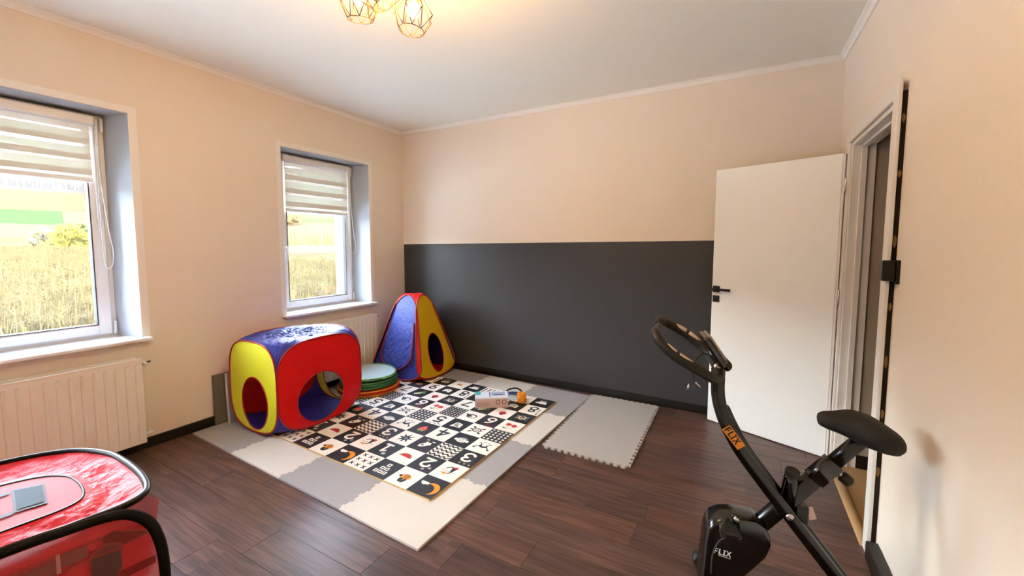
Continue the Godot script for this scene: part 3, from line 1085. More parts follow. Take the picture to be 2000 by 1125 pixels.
func draw_cell(row: int, col: int) -> void:
	var dark := Color(0.13, 0.145, 0.17)
	var white := Color(0.95, 0.93, 0.89)
	var red := Color(0.82, 0.16, 0.2)
	var orange := Color(0.9, 0.58, 0.15)
	var green := Color(0.35, 0.55, 0.25)
	cell = Vector2(col, row)
	var bg := dark if (row + col) % 2 == 0 else white
	var fg := white if (row + col) % 2 == 0 else dark
	art.fill_rect(Rect2i(col * CP, row * CP, CP, CP), bg)
	var w := 0.11
	match [row, col]:
		[0, 0]: # crescent and cloud
			blob(0.36, 0.42, 0.3, 0.3, orange)
			blob(0.5, 0.33, 0.28, 0.28, bg)
			blob(0.66, 0.6, 0.09, 0.07, fg)
			blob(0.76, 0.58, 0.09, 0.09, fg)
			blob(0.84, 0.61, 0.06, 0.06, fg)
		[0, 1]: # bee
			blob(0.5, 0.5, 0.2, 0.16, orange)
			line([[0.44, 0.36], [0.44, 0.64]], 0.035, fg)
			line([[0.54, 0.35], [0.54, 0.65]], 0.035, fg)
			blob(0.44, 0.3, 0.07, 0.12, fg, 0.4)
			blob(0.58, 0.3, 0.07, 0.12, fg, -0.4)
			blob(0.72, 0.5, 0.06, 0.06, fg)
		[0, 2]: # building blocks
			for p in [[0.3, 0.3], [0.5, 0.3], [0.7, 0.3], [0.4, 0.52], [0.6, 0.52], [0.5, 0.74]]:
				shape([[p[0] - 0.085, p[1] - 0.085], [p[0] + 0.085, p[1] - 0.085], [p[0] + 0.085, p[1] + 0.085], [p[0] - 0.085, p[1] + 0.085]], fg)
				shape([[p[0] - 0.03, p[1] - 0.04], [p[0] + 0.03, p[1] - 0.04], [p[0] + 0.03, p[1] + 0.04], [p[0] - 0.03, p[1] + 0.04]], bg)
		[0, 3]: # crosses
			for i in 3:
				for j in 3:
					var x := 0.2 + i * 0.3
					var y := 0.2 + j * 0.3
					line([[x - 0.06, y - 0.06], [x + 0.06, y + 0.06]], 0.045, fg)
					line([[x - 0.06, y + 0.06], [x + 0.06, y - 0.06]], 0.045, fg)
		[1, 0]: # bird with orange beak
			arc(0.55, 0.55, 0.16, 0.2, 20, 250, 0.05, fg)
			shape([[0.3, 0.75], [0.44, 0.4], [0.52, 0.72]], fg)
			shape([[0.52, 0.26], [0.78, 0.34], [0.56, 0.42]], orange)
			line([[0.2, 0.46], [0.8, 0.5]], 0.02, Color(0.6, 0.55, 0.5))
			blob(0.4, 0.76, 0.1, 0.05, red)
		[1, 1]:
			digit(2, fg, w)
			blob(0.2, 0.3, 0.07, 0.06, Color(0.62, 0.64, 0.66))
			blob(0.4, 0.16, 0.07, 0.06, Color(0.62, 0.64, 0.66))
		[1, 2], [1, 6]: # melon slice
			var pts: Array = []
			for k in 13:
				var t := deg_to_rad(20.0 + 150.0 * k / 12)
				pts.append([0.5 + cos(t) * 0.28, 0.36 + sin(t) * 0.28])
			shape(pts, red)
			arc(0.5, 0.36, 0.29, 0.29, 20, 170, 0.03, green)
			for p in [[0.42, 0.5], [0.52, 0.54], [0.6, 0.48]]:
				blob(p[0], p[1], 0.015, 0.025, dark)
		[1, 3]:
			digit(1, fg, w)
			blob(0.34, 0.2, 0.09, 0.08, Color(0.7, 0.74, 0.76))
		[2, 0]:
			digit(3, fg, w)
			for k in 3:
				blob(0.16 + 0.2 * k, 0.14, 0.04, 0.04, Color(0.8, 0.74, 0.5))
		[2, 1]: # zigzags
			for k in 5:
				var y := 0.1 + 0.2 * k
				var pts: Array = []
				for j in 9:
					pts.append([0.04 + 0.115 * j, y + (0.05 if j % 2 == 0 else -0.05)])
				line(pts, 0.07, fg)
		[2, 2]: # rocket
			blob(0.5, 0.48, 0.13, 0.26, fg, 0.7)
			blob(0.56, 0.42, 0.05, 0.05, bg)
			shape([[0.28, 0.5], [0.42, 0.52], [0.3, 0.66]], fg)
			shape([[0.46, 0.66], [0.54, 0.56], [0.58, 0.76]], fg)
			blob(0.28, 0.78, 0.1, 0.03, fg)
			blob(0.62, 0.84, 0.08, 0.025, fg)
		[2, 3]: # star sun
			blob(0.5, 0.5, 0.14, 0.14, fg)
			for k in 8:
				var t := TAU * k / 8
				var a := Vector2(cos(t), sin(t))
				var n := a.orthogonal() * 0.06
				shape([[0.5 + a.x * 0.12 + n.x, 0.5 + a.y * 0.12 + n.y], [0.5 + a.x * 0.12 - n.x, 0.5 + a.y * 0.12 - n.y], [0.5 + a.x * 0.36, 0.5 + a.y * 0.36]], fg)
			blob(0.5, 0.5, 0.07, 0.07, Color(0.45, 0.6, 0.65))
		[3, 0]: # little crab
			blob(0.5, 0.52, 0.18, 0.13, fg)
			blob(0.5, 0.58, 0.1, 0.07, bg)
			for s in [-1.0, 1.0]:
				line([[0.5 + 0.14 * s, 0.5], [0.5 + 0.3 * s, 0.36]], 0.04, fg)
				line([[0.5 + 0.12 * s, 0.6], [0.5 + 0.26 * s, 0.74]], 0.03, fg)
				blob(0.5 + 0.31 * s, 0.33, 0.05, 0.05, fg)
			arc(0.5, 0.74, 0.16, 0.06, 0, 180, 0.02, fg)
		[3, 1]: # monkey face
			blob(0.5, 0.5, 0.26, 0.2, Color(0.6, 0.62, 0.64))
			blob(0.5, 0.46, 0.2, 0.15, fg)
			blob(0.24, 0.48, 0.08, 0.08, fg)
			blob(0.76, 0.48, 0.08, 0.08, fg)
			blob(0.44, 0.44, 0.025, 0.03, bg)
			blob(0.56, 0.44, 0.025, 0.03, bg)
			arc(0.5, 0.52, 0.07, 0.04, 10, 170, 0.02, bg)
		[3, 2]:
			digit(4, fg, w)
			for k in 4:
				blob(0.2 + 0.2 * k, 0.12, 0.035, 0.035, Color(0.85, 0.7, 0.55))
		[3, 3]: # strawberry
			shape([[0.3, 0.36], [0.5, 0.3], [0.7, 0.36], [0.68, 0.52], [0.5, 0.76], [0.32, 0.52]], Color(0.85, 0.3, 0.3))
			shape([[0.32, 0.34], [0.42, 0.22], [0.5, 0.3], [0.58, 0.2], [0.68, 0.34], [0.5, 0.4]], Color(0.55, 0.62, 0.3))
			for p in [[0.42, 0.48], [0.56, 0.46], [0.5, 0.6]]:
				blob(p[0], p[1], 0.015, 0.02, Color(0.95, 0.8, 0.6))
		[4, 0]: # white dots
			for i in 5:
				for j in 5:
					blob(0.12 + 0.19 * i, 0.12 + 0.19 * j, 0.055, 0.055, fg)
		[4, 1]: # turtle
			blob(0.5, 0.5, 0.2, 0.17, fg)
			blob(0.5, 0.5, 0.15, 0.12, bg)
			arc(0.5, 0.5, 0.08, 0.07, 0, 360, 0.025, fg)
			for s in [[-1, -1], [1, -1], [-1, 1], [1, 1]]:
				blob(0.5 + 0.22 * s[0], 0.5 + 0.2 * s[1], 0.1, 0.045, fg, 0.7 * s[0] * s[1])
			blob(0.76, 0.5, 0.07, 0.05, fg)
			line([[0.3, 0.5], [0.2, 0.5]], 0.03, fg)
		[4, 2]: # paper kite
			shape([[0.24, 0.3], [0.74, 0.26], [0.64, 0.7], [0.3, 0.64]], fg)
			shape([[0.34, 0.36], [0.6, 0.34], [0.46, 0.46]], bg)
			shape([[0.56, 0.42], [0.62, 0.38], [0.58, 0.62], [0.5, 0.6]], bg)
			line([[0.38, 0.56], [0.48, 0.5]], 0.03, bg)
		[4, 3]:
			digit(5, fg, w)
			for k in 5:
				blob(0.14 + 0.14 * k, 0.1 + 0.08 * (k % 2), 0.035, 0.035, fg)
		[5, 0]: # cherries
			blob(0.36, 0.6, 0.13, 0.12, red)
			blob(0.64, 0.64, 0.13, 0.12, red)
			arc(0.56, 0.5, 0.2, 0.24, 180, 265, 0.02, green)
			line([[0.64, 0.54], [0.58, 0.26]], 0.02, green)
			blob(0.68, 0.28, 0.1, 0.04, green, 0.4)
		[5, 1]:
			digit(6, fg, w)
			for k in 6:
				blob(0.16 + 0.14 * (k % 3), 0.1 + 0.1 * int(k / 3.0), 0.035, 0.035, red.darkened(0.2))
		[5, 2]: # snail curl
			blob(0.5, 0.52, 0.26, 0.2, fg)
			blob(0.47, 0.5, 0.19, 0.14, bg)
			blob(0.58, 0.5, 0.1, 0.08, fg)
			blob(0.76, 0.6, 0.1, 0.05, fg, 0.5)
		[5, 3]: # rows of small wedges
			for i in 6:
				for j in 6:
					var x := 0.1 + 0.16 * i
					var y := 0.1 + 0.16 * j
					shape([[x - 0.055, y + 0.045], [x + 0.055, y + 0.045], [x, y - 0.055]], fg)
		[6, 0]: # beetle
			blob(0.5, 0.52, 0.16, 0.2, fg)
			blob(0.5, 0.54, 0.11, 0.15, bg)
			blob(0.5, 0.5, 0.08, 0.07, Color(0.8, 0.6, 0.3))
			for s in [-1.0, 1.0]:
				for k in 3:
					line([[0.5 + 0.14 * s, 0.42 + 0.1 * k], [0.5 + 0.28 * s, 0.34 + 0.16 * k]], 0.03, fg)
		[6, 1]: # ladybird
			blob(0.5, 0.52, 0.18, 0.16, red)
			blob(0.5, 0.36, 0.09, 0.06, dark)
			line([[0.5, 0.38], [0.5, 0.68]], 0.02, dark)
			for p in [[0.42, 0.48], [0.58, 0.48], [0.42, 0.6], [0.58, 0.6]]:
				blob(p[0], p[1], 0.03, 0.03, dark)
		[6, 2]: # corn cob
			blob(0.56, 0.44, 0.12, 0.24, Color(0.8, 0.82, 0.66), 0.7)
			for k in 4:
				line([[0.46 + 0.06 * k, 0.46 - 0.05 * k], [0.58 + 0.05 * k, 0.56 - 0.06 * k]], 0.02, bg)
			blob(0.36, 0.6, 0.16, 0.07, green, 0.4)
			blob(0.44, 0.68, 0.07, 0.15, green, 0.5)
		[6, 3]:
			digit(7, fg, w)
			for k in 7:
				blob(0.2 + 0.1 * k, 0.14, 0.025, 0.025, Color(0.6, 0.6, 0.6))
		[7, 0]: # the parity of the last rows keeps alternating
			pass
		_:
			pass
	if row == 7:
		match col:
			0:
				digit(8, fg, w)
				for k in 4:
					blob(0.14 + 0.02 * k, 0.15 + 0.17 * k, 0.045, 0.045, fg)
			1:
				blob(0.5, 0.52, 0.24, 0.17, fg)
				blob(0.34, 0.36, 0.08, 0.08, fg)
				blob(0.66, 0.36, 0.08, 0.08, fg)
				blob(0.43, 0.5, 0.03, 0.03, bg)
				blob(0.57, 0.5, 0.03, 0.03, bg)
				blob(0.5, 0.58, 0.05, 0.03, bg)
			2:
				digit(9, fg, w)
			3:
				blob(0.5, 0.5, 0.22, 0.14, Color(0.7, 0.5, 0.5))
				line([[0.3, 0.5], [0.7, 0.5]], 0.03, bg)
	elif row == 8:
		match col:
			0:
				blob(0.5, 0.5, 0.22, 0.15, fg)
				blob(0.32, 0.46, 0.09, 0.09, fg)
				blob(0.74, 0.44, 0.08, 0.07, fg)
				for x in [0.38, 0.5, 0.62]:
					line([[x, 0.6], [x, 0.74]], 0.05, fg)
				blob(0.76, 0.43, 0.02, 0.02, bg)
			1:
				blob(0.5, 0.52, 0.2, 0.1, orange, 0.3)
				blob(0.62, 0.5, 0.09, 0.05, Color(0.7, 0.7, 0.3))
			2:
				blob(0.4, 0.5, 0.15, 0.13, fg)
				blob(0.62, 0.46, 0.12, 0.11, fg)
				arc(0.5, 0.66, 0.22, 0.1, 0, 180, 0.04, fg)
				blob(0.4, 0.48, 0.04, 0.04, bg)
				blob(0.64, 0.45, 0.03, 0.03, bg)
			3:
				for i in 4:
					line([[0.14 + 0.24 * i, 0.2], [0.14 + 0.24 * i, 0.8]], 0.07, fg)

func digit(n: int, c: Color, w: float) -> void:
	cell.y += 0.14
	match n:
		1:
			line([[0.44, 0.24], [0.58, 0.16], [0.58, 0.66]], w, c)
			line([[0.44, 0.66], [0.72, 0.66]], w, c)
		2:
			arc(0.5, 0.3, 0.17, 0.14, 180, 380, w, c)
			line([[0.65, 0.36], [0.34, 0.66], [0.7, 0.66]], w, c)
		3:
			arc(0.48, 0.28, 0.17, 0.12, 190, 440, w, c)
			arc(0.48, 0.54, 0.19, 0.15, 280, 520, w, c)
		4:
			line([[0.58, 0.74], [0.58, 0.16], [0.3, 0.54], [0.74, 0.54]], w, c)
		5:
			line([[0.66, 0.16], [0.38, 0.16], [0.36, 0.4]], w, c)
			arc(0.5, 0.52, 0.18, 0.16, 235, 510, w, c)
		6:
			arc(0.5, 0.54, 0.17, 0.15, 0, 360, w, c)
			line([[0.34, 0.5], [0.44, 0.26], [0.62, 0.16]], w, c)
		7:
			line([[0.3, 0.18], [0.68, 0.18], [0.46, 0.7]], w, c)
		8:
			arc(0.5, 0.28, 0.13, 0.12, 0, 360, w * 0.9, c)
			arc(0.5, 0.58, 0.17, 0.15, 0, 360, w * 0.9, c)
		9:
			arc(0.5, 0.32, 0.17, 0.15, 0, 360, w, c)
			line([[0.66, 0.36], [0.58, 0.6], [0.42, 0.72]], w, c)
	cell.y -= 0.14

func play_mat() -> void:
	art = Image.create(CP * 4, CP * 9, false, Image.FORMAT_RGB8)
	for r in 9:
		for c in 4:
			draw_cell(r, c)
	art.generate_mipmaps()
	var m := mat(Color.WHITE, 0.55)
	m.albedo_texture = ImageTexture.create_from_image(art)
	var cs := 0.187
	var w := cs * 10.0
	var l := cs * 9.0
	# origin at the corner with the crescent; the print reads from the black wall's side
	var t := thing("play_mat", "black and white checkered play mat printed with animals, fruit and numbers", "play mat", Vector3(2.178, 0.0128, 2.107), TA + 0.006)
	var st := new_st()
	box(st, Vector3(-w, 0.0, -l), Vector3(0, 0.0095, 0), 0.001)
	build("foam_core", st, M.mat_edge, t)
	st = new_st()
	var e := 0.001
	var q := [Vector3(-e, 0.0099, -e), Vector3(-w + e, 0.0099, -e), Vector3(-w + e, 0.0099, -l + e), Vector3(-e, 0.0099, -l + e)]
	var uv := [Vector2(0, 0), Vector2(2.5, 0), Vector2(2.5, 1), Vector2(0, 1)]
	tri_uv(st, [q[0], q[2], q[1]], [uv[0], uv[2], uv[1]])
	tri_uv(st, [q[0], q[3], q[2]], [uv[0], uv[3], uv[2]])
	build("printed_top", st, m, t)

# ---------------------------------------------------------------- pop-up tents
func fabric(c: Color, rough := 0.5, thru := 0.35, crumple := 0.6, scale := 3.0, s := 31) -> StandardMaterial3D:
	var m := mat(c, rough)
	m.backlight_enabled = true
	m.backlight = Color(thru, thru, thru)
	if crumple > 0.0:
		var n := noise(0.02, FastNoiseLite.TYPE_SIMPLEX_SMOOTH, 4, s)
		n.fractal_type = FastNoiseLite.FRACTAL_RIDGED
		relief(m, n, 256, 6.0, scale, false, crumple)
	return m

# width of a panel at height t (0..1): rounded square or rounded triangle
func square_w(t: float) -> float:
	var d := absf(2.0 * t - 1.0)
	return pow(maxf(0.0, 1.0 - pow(d, 3.6)), 1.0 / 3.0)

func pyramid_w(t: float) -> float:
	if t < 0.16:
		var d := (0.16 - t) / 0.16
		return pow(maxf(0.0, 1.0 - pow(d, 2.6)), 1.0 / 2.6)
	var s := lerpf(1.0, 0.34, pow((t - 0.16) / 0.84, 1.05))
	if t > 0.80:
		var d := (t - 0.80) / 0.20
		s *= sqrt(maxf(0.0, 1.0 - pow(d, 2.3)))
	return s

func t_steps(n: int) -> Array:
	var out: Array = []
	for k in n + 1:
		out.append(0.5 - 0.5 * cos(PI * k / n))
	return out

# panel of a pop-up tent. side 0:+x 1:+z 2:-x 3:-z ; u runs to the right seen from outside
func panel_point(T: Dictionary, side: int, u: float, y: float, out := 0.0) -> Vector3:
	var inn: float = T.lean * y / T.h
	var p := Vector3.ZERO
	match side:
		0: p = Vector3(T.a - inn + out, y, -u)
		1: p = Vector3(u, y, T.b - inn + out)
		2: p = Vector3(-T.a + inn - out, y, u)
		3: p = Vector3(-u, y, -T.b + inn - out)
	return p

func half_w(T: Dictionary, side: int) -> float:
	return T.b if side % 2 == 0 else T.a

func panel_outline(T: Dictionary, side: int, n := 26) -> Array:
	var hw := half_w(T, side)
	var pts: Array = []
	var ts := t_steps(n)
	for k in ts.size():
		pts.append(Vector2(hw * T.f.call(ts[k]), ts[k] * T.h))
	for k in range(ts.size() - 2, 0, -1):
		pts.append(Vector2(-hw * T.f.call(ts[k]), ts[k] * T.h))
	return pts

func ray_out(poly: Array, c: Vector2, d: Vector2) -> float:
	var best := 1e9
	for k in poly.size():
		var a: Vector2 = poly[k]
		var b: Vector2 = poly[(k + 1) % poly.size()]
		var e := b - a
		var den := d.cross(e)
		if absf(den) < 1e-9:
			continue
		var s := (a - c).cross(e) / den
		var r := (a - c).cross(d) / den
		if s > 1e-6 and r >= -1e-6 and r <= 1.000001:
			best = minf(best, s)
	return 0.0 if best > 1e8 else best

func tent_panel(t: Node3D, T: Dictionary, side: int, m: Material, piping: Material, hole: Vector2, hr: Vector2) -> MeshInstance3D:
	var poly := panel_outline(T, side)
	var st := new_st(true)
	var rows: Array = []
	var N := 72
	for ring_k in 6:
		var f := ring_k / 5.0
		var row: Array = []
		for k in N:
			var th := TAU * k / N
			var d := Vector2(cos(th), sin(th))
			var inner := hole + Vector2(d.x * hr.x, d.y * hr.y)
			var s := ray_out(poly, hole, d)
			var p := inner.lerp(hole + d * s, f)
			row.append(panel_point(T, side, p.x, p.y, 0.006 * sin(PI * f)))
		rows.append(row)
	grid(st, rows, true)
	if hr.x < 0.001:
		pass
	var o := build("panel", st, m, t)
	st = new_st(true)
	var loop: Array = []
	for p in poly:
		loop.append(panel_point(T, side, p.x, p.y, 0.002))
	tube(st, loop, 0.006, 6, true)
	if hr.x > 0.01:
		loop = []
		for k in 40:
			var th := TAU * k / 40
			loop.append(panel_point(T, side, hole.x + cos(th) * hr.x, hole.y + sin(th) * hr.y, 0.002))
		tube(st, loop, 0.0045, 6, true)
	build("piping", st, piping, o)
	return o

func tent_body(t: Node3D, T: Dictionary, m: Material, wr: FastNoiseLite, amp: float, bulge: float) -> void:
	var ts := t_steps(30)
	var rims := [[], []]
	for c in 4:
		var st := new_st(true)
		var rows: Array = []
		for tt in ts:
			var y: float = tt * T.h
			var a := panel_point(T, c, -half_w(T, c) * T.f.call(tt), y)
			var b := panel_point(T, (c + 1) % 4, half_w(T, (c + 1) % 4) * T.f.call(tt), y)
			var row: Array = []
			for k in 29:
				var s := k / 28.0
				var p := a.lerp(b, s)
				var e := sin(PI * s)
				p += Vector3(p.x, 0, p.z).normalized() * bulge * e * a.distance_to(b)
				p.y += amp * e * wr.get_noise_3d(p.x * 260.0, p.y * 260.0, p.z * 260.0) * smoothstep(0.0, 0.1, tt)
				row.append(p)
			rows.append(row)
		grid(st, rows, false, false, true)
		build("body_fabric", st, m, t)
		rims[0].append_array(rows[rows.size() - 1].slice(0, 28))
		rims[1].append_array(rows[0].slice(0, 28))
	# top and floor sheets between the loops
	for level in 2:
		var rim: Array = rims[level]
		var c := Vector3(0, T.h - 0.006 if level == 0 else 0.003, 0)
		var st := new_st(true)
		var rows: Array = []
		for k in 33:
			var f := k / 32.0
			var row: Array = []
			for p in rim:
				var q: Vector3 = c.lerp(p, f)
				if level == 0:
					q.y += amp * sin(PI * f) * wr.get_noise_3d(q.x * 260.0, q.y * 260.0, q.z * 260.0) + amp * wr.get_noise_3d(q.x * 260.0, q.y * 260.0, q.z * 260.0) * (1.0 - f)
				row.append(q)
			rows.append(row)
		grid(st, rows, true, false, false)
		build("top_fabric" if level == 0 else "floor_fabric", st, m, t)

func cube_tent() -> void:
	var t := thing("play_cube", "pop-up play cube with red and yellow sides, round holes and blue top", "play cube", Vector3(0.462, 0.0295, 1.735), 0.0)
	var T := {"a": 0.308, "b": 0.372, "h": 0.69, "lean": 0.0, "f": square_w}
	var red := fabric(Color(0.84, 0.02, 0.02), 0.7, 0.3, 0.12, 2.0)
	red.metallic_specular = 0.3
	var yellow := fabric(Color(0.86, 0.84, 0.02), 0.6, 0.5, 0.12, 2.0)
	var blue := fabric(Color(0.15, 0.18, 0.56), 0.48, 0.3, 1.0, 7.0)
	blue.metallic_specular = 0.42
	var pr := mat(Color(0.62, 0.06, 0.07), 0.5)
	var wr := noise(0.05, FastNoiseLite.TYPE_SIMPLEX_SMOOTH, 3, 44)
	wr.fractal_type = FastNoiseLite.FRACTAL_RIDGED
	tent_body(t, T, blue, wr, 0.011, 0.06)
	tent_panel(t, T, 0, red, pr, Vector2(-0.015, 0.215), Vector2(0.205, 0.195)).set_meta("label", "red side with large round hole")
	tent_panel(t, T, 1, yellow, pr, Vector2(0.02, 0.22), Vector2(0.165, 0.20)).set_meta("label", "yellow side with oval hole")
	tent_panel(t, T, 2, red, pr, Vector2(-0.12, 0.3), Vector2(0.12, 0.12))
	tent_panel(t, T, 3, yellow, pr, Vector2(0.0, 0.22), Vector2(0.2, 0.2))

func pyramid_tent() -> void:
	var t := thing("pyramid_tent", "pop-up pyramid tent with blue flap door and yellow side in the corner", "play tent", Vector3(0.488, 0.0295, 0.37), 0.0)
	var T := {"a": 0.345, "b": 0.315, "h": 0.87, "lean": 0.22, "f": pyramid_w}
	var red := fabric(Color(0.82, 0.05, 0.05), 0.55, 0.3, 0.4, 3.0)
	var yellow := fabric(Color(0.84, 0.68, 0.02), 0.6, 0.3, 0.12, 2.0)
	var blue := fabric(Color(0.2, 0.26, 0.62), 0.5, 0.3, 0.9, 6.0)
	var navy := fabric(Color(0.1, 0.12, 0.42), 0.5, 0.15, 0.3, 4.0)
	var pr := mat(Color(0.62, 0.08, 0.1), 0.5)
	var wr := noise(0.05, FastNoiseLite.TYPE_SIMPLEX_SMOOTH, 3, 45)
	tent_body(t, T, red, wr, 0.006, 0.1)
	tent_panel(t, T, 0, yellow, pr, Vector2(0.02, 0.245), Vector2(0.115, 0.205)).set_meta("label", "yellow side with oval hole")
	var door := tent_panel(t, T, 1, blue, pr, Vector2(0.0, 0.3), Vector2(0.0005, 0.0005))
	door.set_meta("label", "shiny blue side")
	tent_panel(t, T, 2, navy, pr, Vector2(0.0, 0.3), Vector2(0.0005, 0.0005))
	tent_panel(t, T, 3, navy, pr, Vector2(0.0, 0.3), Vector2(0.0005, 0.0005))
	# hanging flap
	var st := new_st(true)
	var rows: Array = []
	var fn := noise(0.06, FastNoiseLite.TYPE_SIMPLEX_SMOOTH, 3, 46)
	fn.fractal_type = FastNoiseLite.FRACTAL_RIDGED
	var edge: Array = []
	var N := 22
	for i in N + 1:
		var v := float(i) / N
		var row: Array = []
		for j in N + 1:
			var u := float(j) / N * 2.0 - 1.0
			var hw := lerpf(0.165, 0.215, minf(v * 1.2, 1.0))
			var y := lerpf(0.585, 0.10, v)
			y += 0.13 * pow(absf(u), 2.5) * v
			var o := 0.008 + 0.03 * v * (0.6 + 0.4 * (1.0 - u * u)) + 0.012 * fn.get_noise_2d(u * 90.0, v * 120.0) * (1.0 - pow(1.0 - v, 3.0))
			row.append(panel_point(T, 1, u * hw - 0.01, y, o))
		rows.append(row)
	grid(st, rows, false, false, true)
	var flap := build("flap", st, blue, t)
	for i in N + 1:
		edge.append(rows[i][0])
	for j in range(1, N + 1):
		edge.append(rows[N][j])
	for i in range(N - 1, -1, -1):
		edge.append(rows[i][N])
	st = new_st(true)
	tube(st, edge, 0.006, 6)
	build("piping", st, pr, flap)

# loop panel from outline points given in 3D with a sheet inside
func loop_sheet(outline: Array, inset: Array, m: Material, parent: Node, called: String, bump: Vector3, wr: FastNoiseLite, amp: float) -> MeshInstance3D:
	var st := new_st(true)
	var rows: Array = []
	var R := 26
	for k in R + 1:
		var f := float(k) / R
		var row: Array = []
		for j in outline.size():
			var p: Vector3 = inset[j].lerp(outline[j], f)
			var e := sin(PI * f)
			p += bump * e + bump.normalized() * amp * e * wr.get_noise_3d(p.x * 240.0, p.y * 240.0, p.z * 240.0)
			row.append(p)
		rows.append(row)
	grid(st, rows, true)
	return build(called, st, m, parent)

func truck_tent() -> void:
	var o0 := Vector3(1.6, 0.0, 3.75)
	var t := thing("truck_tent", "red pop-up play tent with black piping in the near left corner", "play tent", o0)
	var shiny := fabric(Color(0.82, 0.14, 0.2), 0.55, 0.3, 1.0, 5.0, 52)
	shiny.metallic_specular = 0.42
	var red := fabric(Color(0.80, 0.06, 0.05), 0.55, 0.4, 0.25, 3.0, 53)
	var pr := mat(Color(0.03, 0.03, 0.035), 0.42, 0.0, 0.35)
	var wr := noise(0.03, FastNoiseLite.TYPE_SIMPLEX_SMOOTH, 3, 54)
	wr.fractal_type = FastNoiseLite.FRACTAL_RIDGED
	# top loop
	var half := [Vector2(1.955, 3.75), Vector2(1.952, 3.56), Vector2(1.962, 3.42), Vector2(1.972, 3.33), Vector2(1.955, 3.27), Vector2(1.90, 3.235), Vector2(1.775, 3.212), Vector2(1.612, 3.204), Vector2(1.488, 3.212), Vector2(1.367, 3.254), Vector2(1.29, 3.325), Vector2(1.235, 3.44), Vector2(1.21, 3.6), Vector2(1.20, 3.75)]
	var ctl: Array = []
	for p in half:
		ctl.append(Vector3(p.x, 0.62, p.y) - o0)
	for k in range(half.size() - 2, 0, -1):
		ctl.append(Vector3(half[k].x, 0.62, 7.5 - half[k].y) - o0)
	var outline := smooth(ctl, 7, true)
	var inset: Array = []
	for p in outline:
		var c := Vector3(1.605, 0.605, 3.75) - o0
		var d: Vector3 = p - c
		inset.append(c + Vector3(d.x * 0.52, 0.0, d.z * 0.765))
	var top := loop_sheet(outline, inset, shiny, t, "top_panel", Vector3(0, -0.012, 0), wr, 0.014)
	var st := new_st(true)
	tube(st, outline, 0.011, 8, true)
	build("piping", st, pr, top)
	st = new_st(true)
	tube(st, inset, 0.004, 6, true)
	build("window_piping", st, pr, top)
	# plastic window sheet in the top with a printed pane
	st = new_st(true)
	fan(st, inset)
	var sheet := build("window_sheet", st, fabric(Color(0.66, 0.26, 0.29), 0.7, 0.3, 0.0), t)
	var grey := mat(Color(0.33, 0.38, 0.43), 0.7, 0.0, 0.2)
	var pale := mat(Color(0.47, 0.52, 0.57), 0.7, 0.0, 0.2)
	var pp := [Vector2(1.504, 3.462), Vector2(1.545, 3.395), Vector2(1.712, 3.425), Vector2(1.695, 3.492)]
	print_patch(sheet, pp, 0.609, pale, o0)
	var pc := Vector2.ZERO
	for p in pp:
		pc += p * 0.25
	var qq: Array = []
	for p in pp:
		qq.append(pc + (p - pc) * 0.84)
	print_patch(sheet, qq, 0.611, grey, o0)
	print_patch(sheet, [Vector2(1.68, 3.49), Vector2(1.70, 3.495), Vector2(1.69, 3.62), Vector2(1.67, 3.62)], 0.609, pale, o0)
	print_patch(sheet, [Vector2(1.51, 3.47), Vector2(1.53, 3.47), Vector2(1.52, 3.62), Vector2(1.50, 3.62)], 0.609, pale, o0)
	# long side towards the room: rounded loop with printed cab window and door
	var sc: Array = []
	var side_pts := [Vector2(3.75, 0.648), Vector2(3.57, 0.647), Vector2(3.45, 0.634), Vector2(3.37, 0.622), Vector2(3.315, 0.60), Vector2(3.27, 0.548), Vector2(3.247, 0.48), Vector2(3.237, 0.40), Vector2(3.236, 0.3), Vector2(3.24, 0.2), Vector2(3.26, 0.1), Vector2(3.32, 0.035), Vector2(3.42, 0.016), Vector2(3.75, 0.012)]
	for p in side_pts:
		sc.append(Vector3(2.0, p.y, p.x) - o0)
	for k in range(side_pts.size() - 2, 0, -1):
		sc.append(Vector3(2.0, side_pts[k].y, 7.5 - side_pts[k].x) - o0)
	var so := smooth(sc, 4, true)
	var si: Array = []
	for p in so:
		si.append(Vector3(2.0, 0.33, 3.75) - o0 + (p - (Vector3(2.0, 0.33, 3.75) - o0)) * 0.02)
	var side := loop_sheet(so, si, red, t, "side_panel", Vector3(0.008, 0, 0), wr, 0.003)
	st = new_st(true)
	sweep(st, so, round_section(0.007, 0.016, 8), true, Vector3.UP)
	build("piping", st, pr, side)
	var dim := mat(Color(0.55, 0.28, 0.26), 0.6)
	var dim2 := mat(Color(0.36, 0.2, 0.2), 0.6)
	var lite := mat(Color(0.78, 0.5, 0.5), 0.6)
	var edge := mat(Color(0.60, 0.25, 0.2), 0.6)
	side_patch(side, [Vector2(3.388, 0.571), Vector2(3.357, 0.579), Vector2(3.279, 0.534), Vector2(3.277, 0.517), Vector2(3.341, 0.520), Vector2(3.380, 0.546)], 0.012, edge, o0)
	side_patch(side, [Vector2(3.384, 0.571), Vector2(3.357, 0.575), Vector2(3.283, 0.531), Vector2(3.281, 0.521), Vector2(3.341, 0.524), Vector2(3.378, 0.549)], 0.0126, mat(Color(0.48, 0.12, 0.1), 0.6), o0)
	side_patch(side, [Vector2(3.414, 0.404), Vector2(3.412, 0.536), Vector2(3.377, 0.552), Vector2(3.341, 0.531), Vector2(3.343, 0.453), Vector2(3.370, 0.404)], 0.0132, edge, o0)
	side_patch(side, [Vector2(3.411, 0.408), Vector2(3.409, 0.522), Vector2(3.345, 0.510), Vector2(3.346, 0.457), Vector2(3.371, 0.408)], 0.0138, dim2, o0)
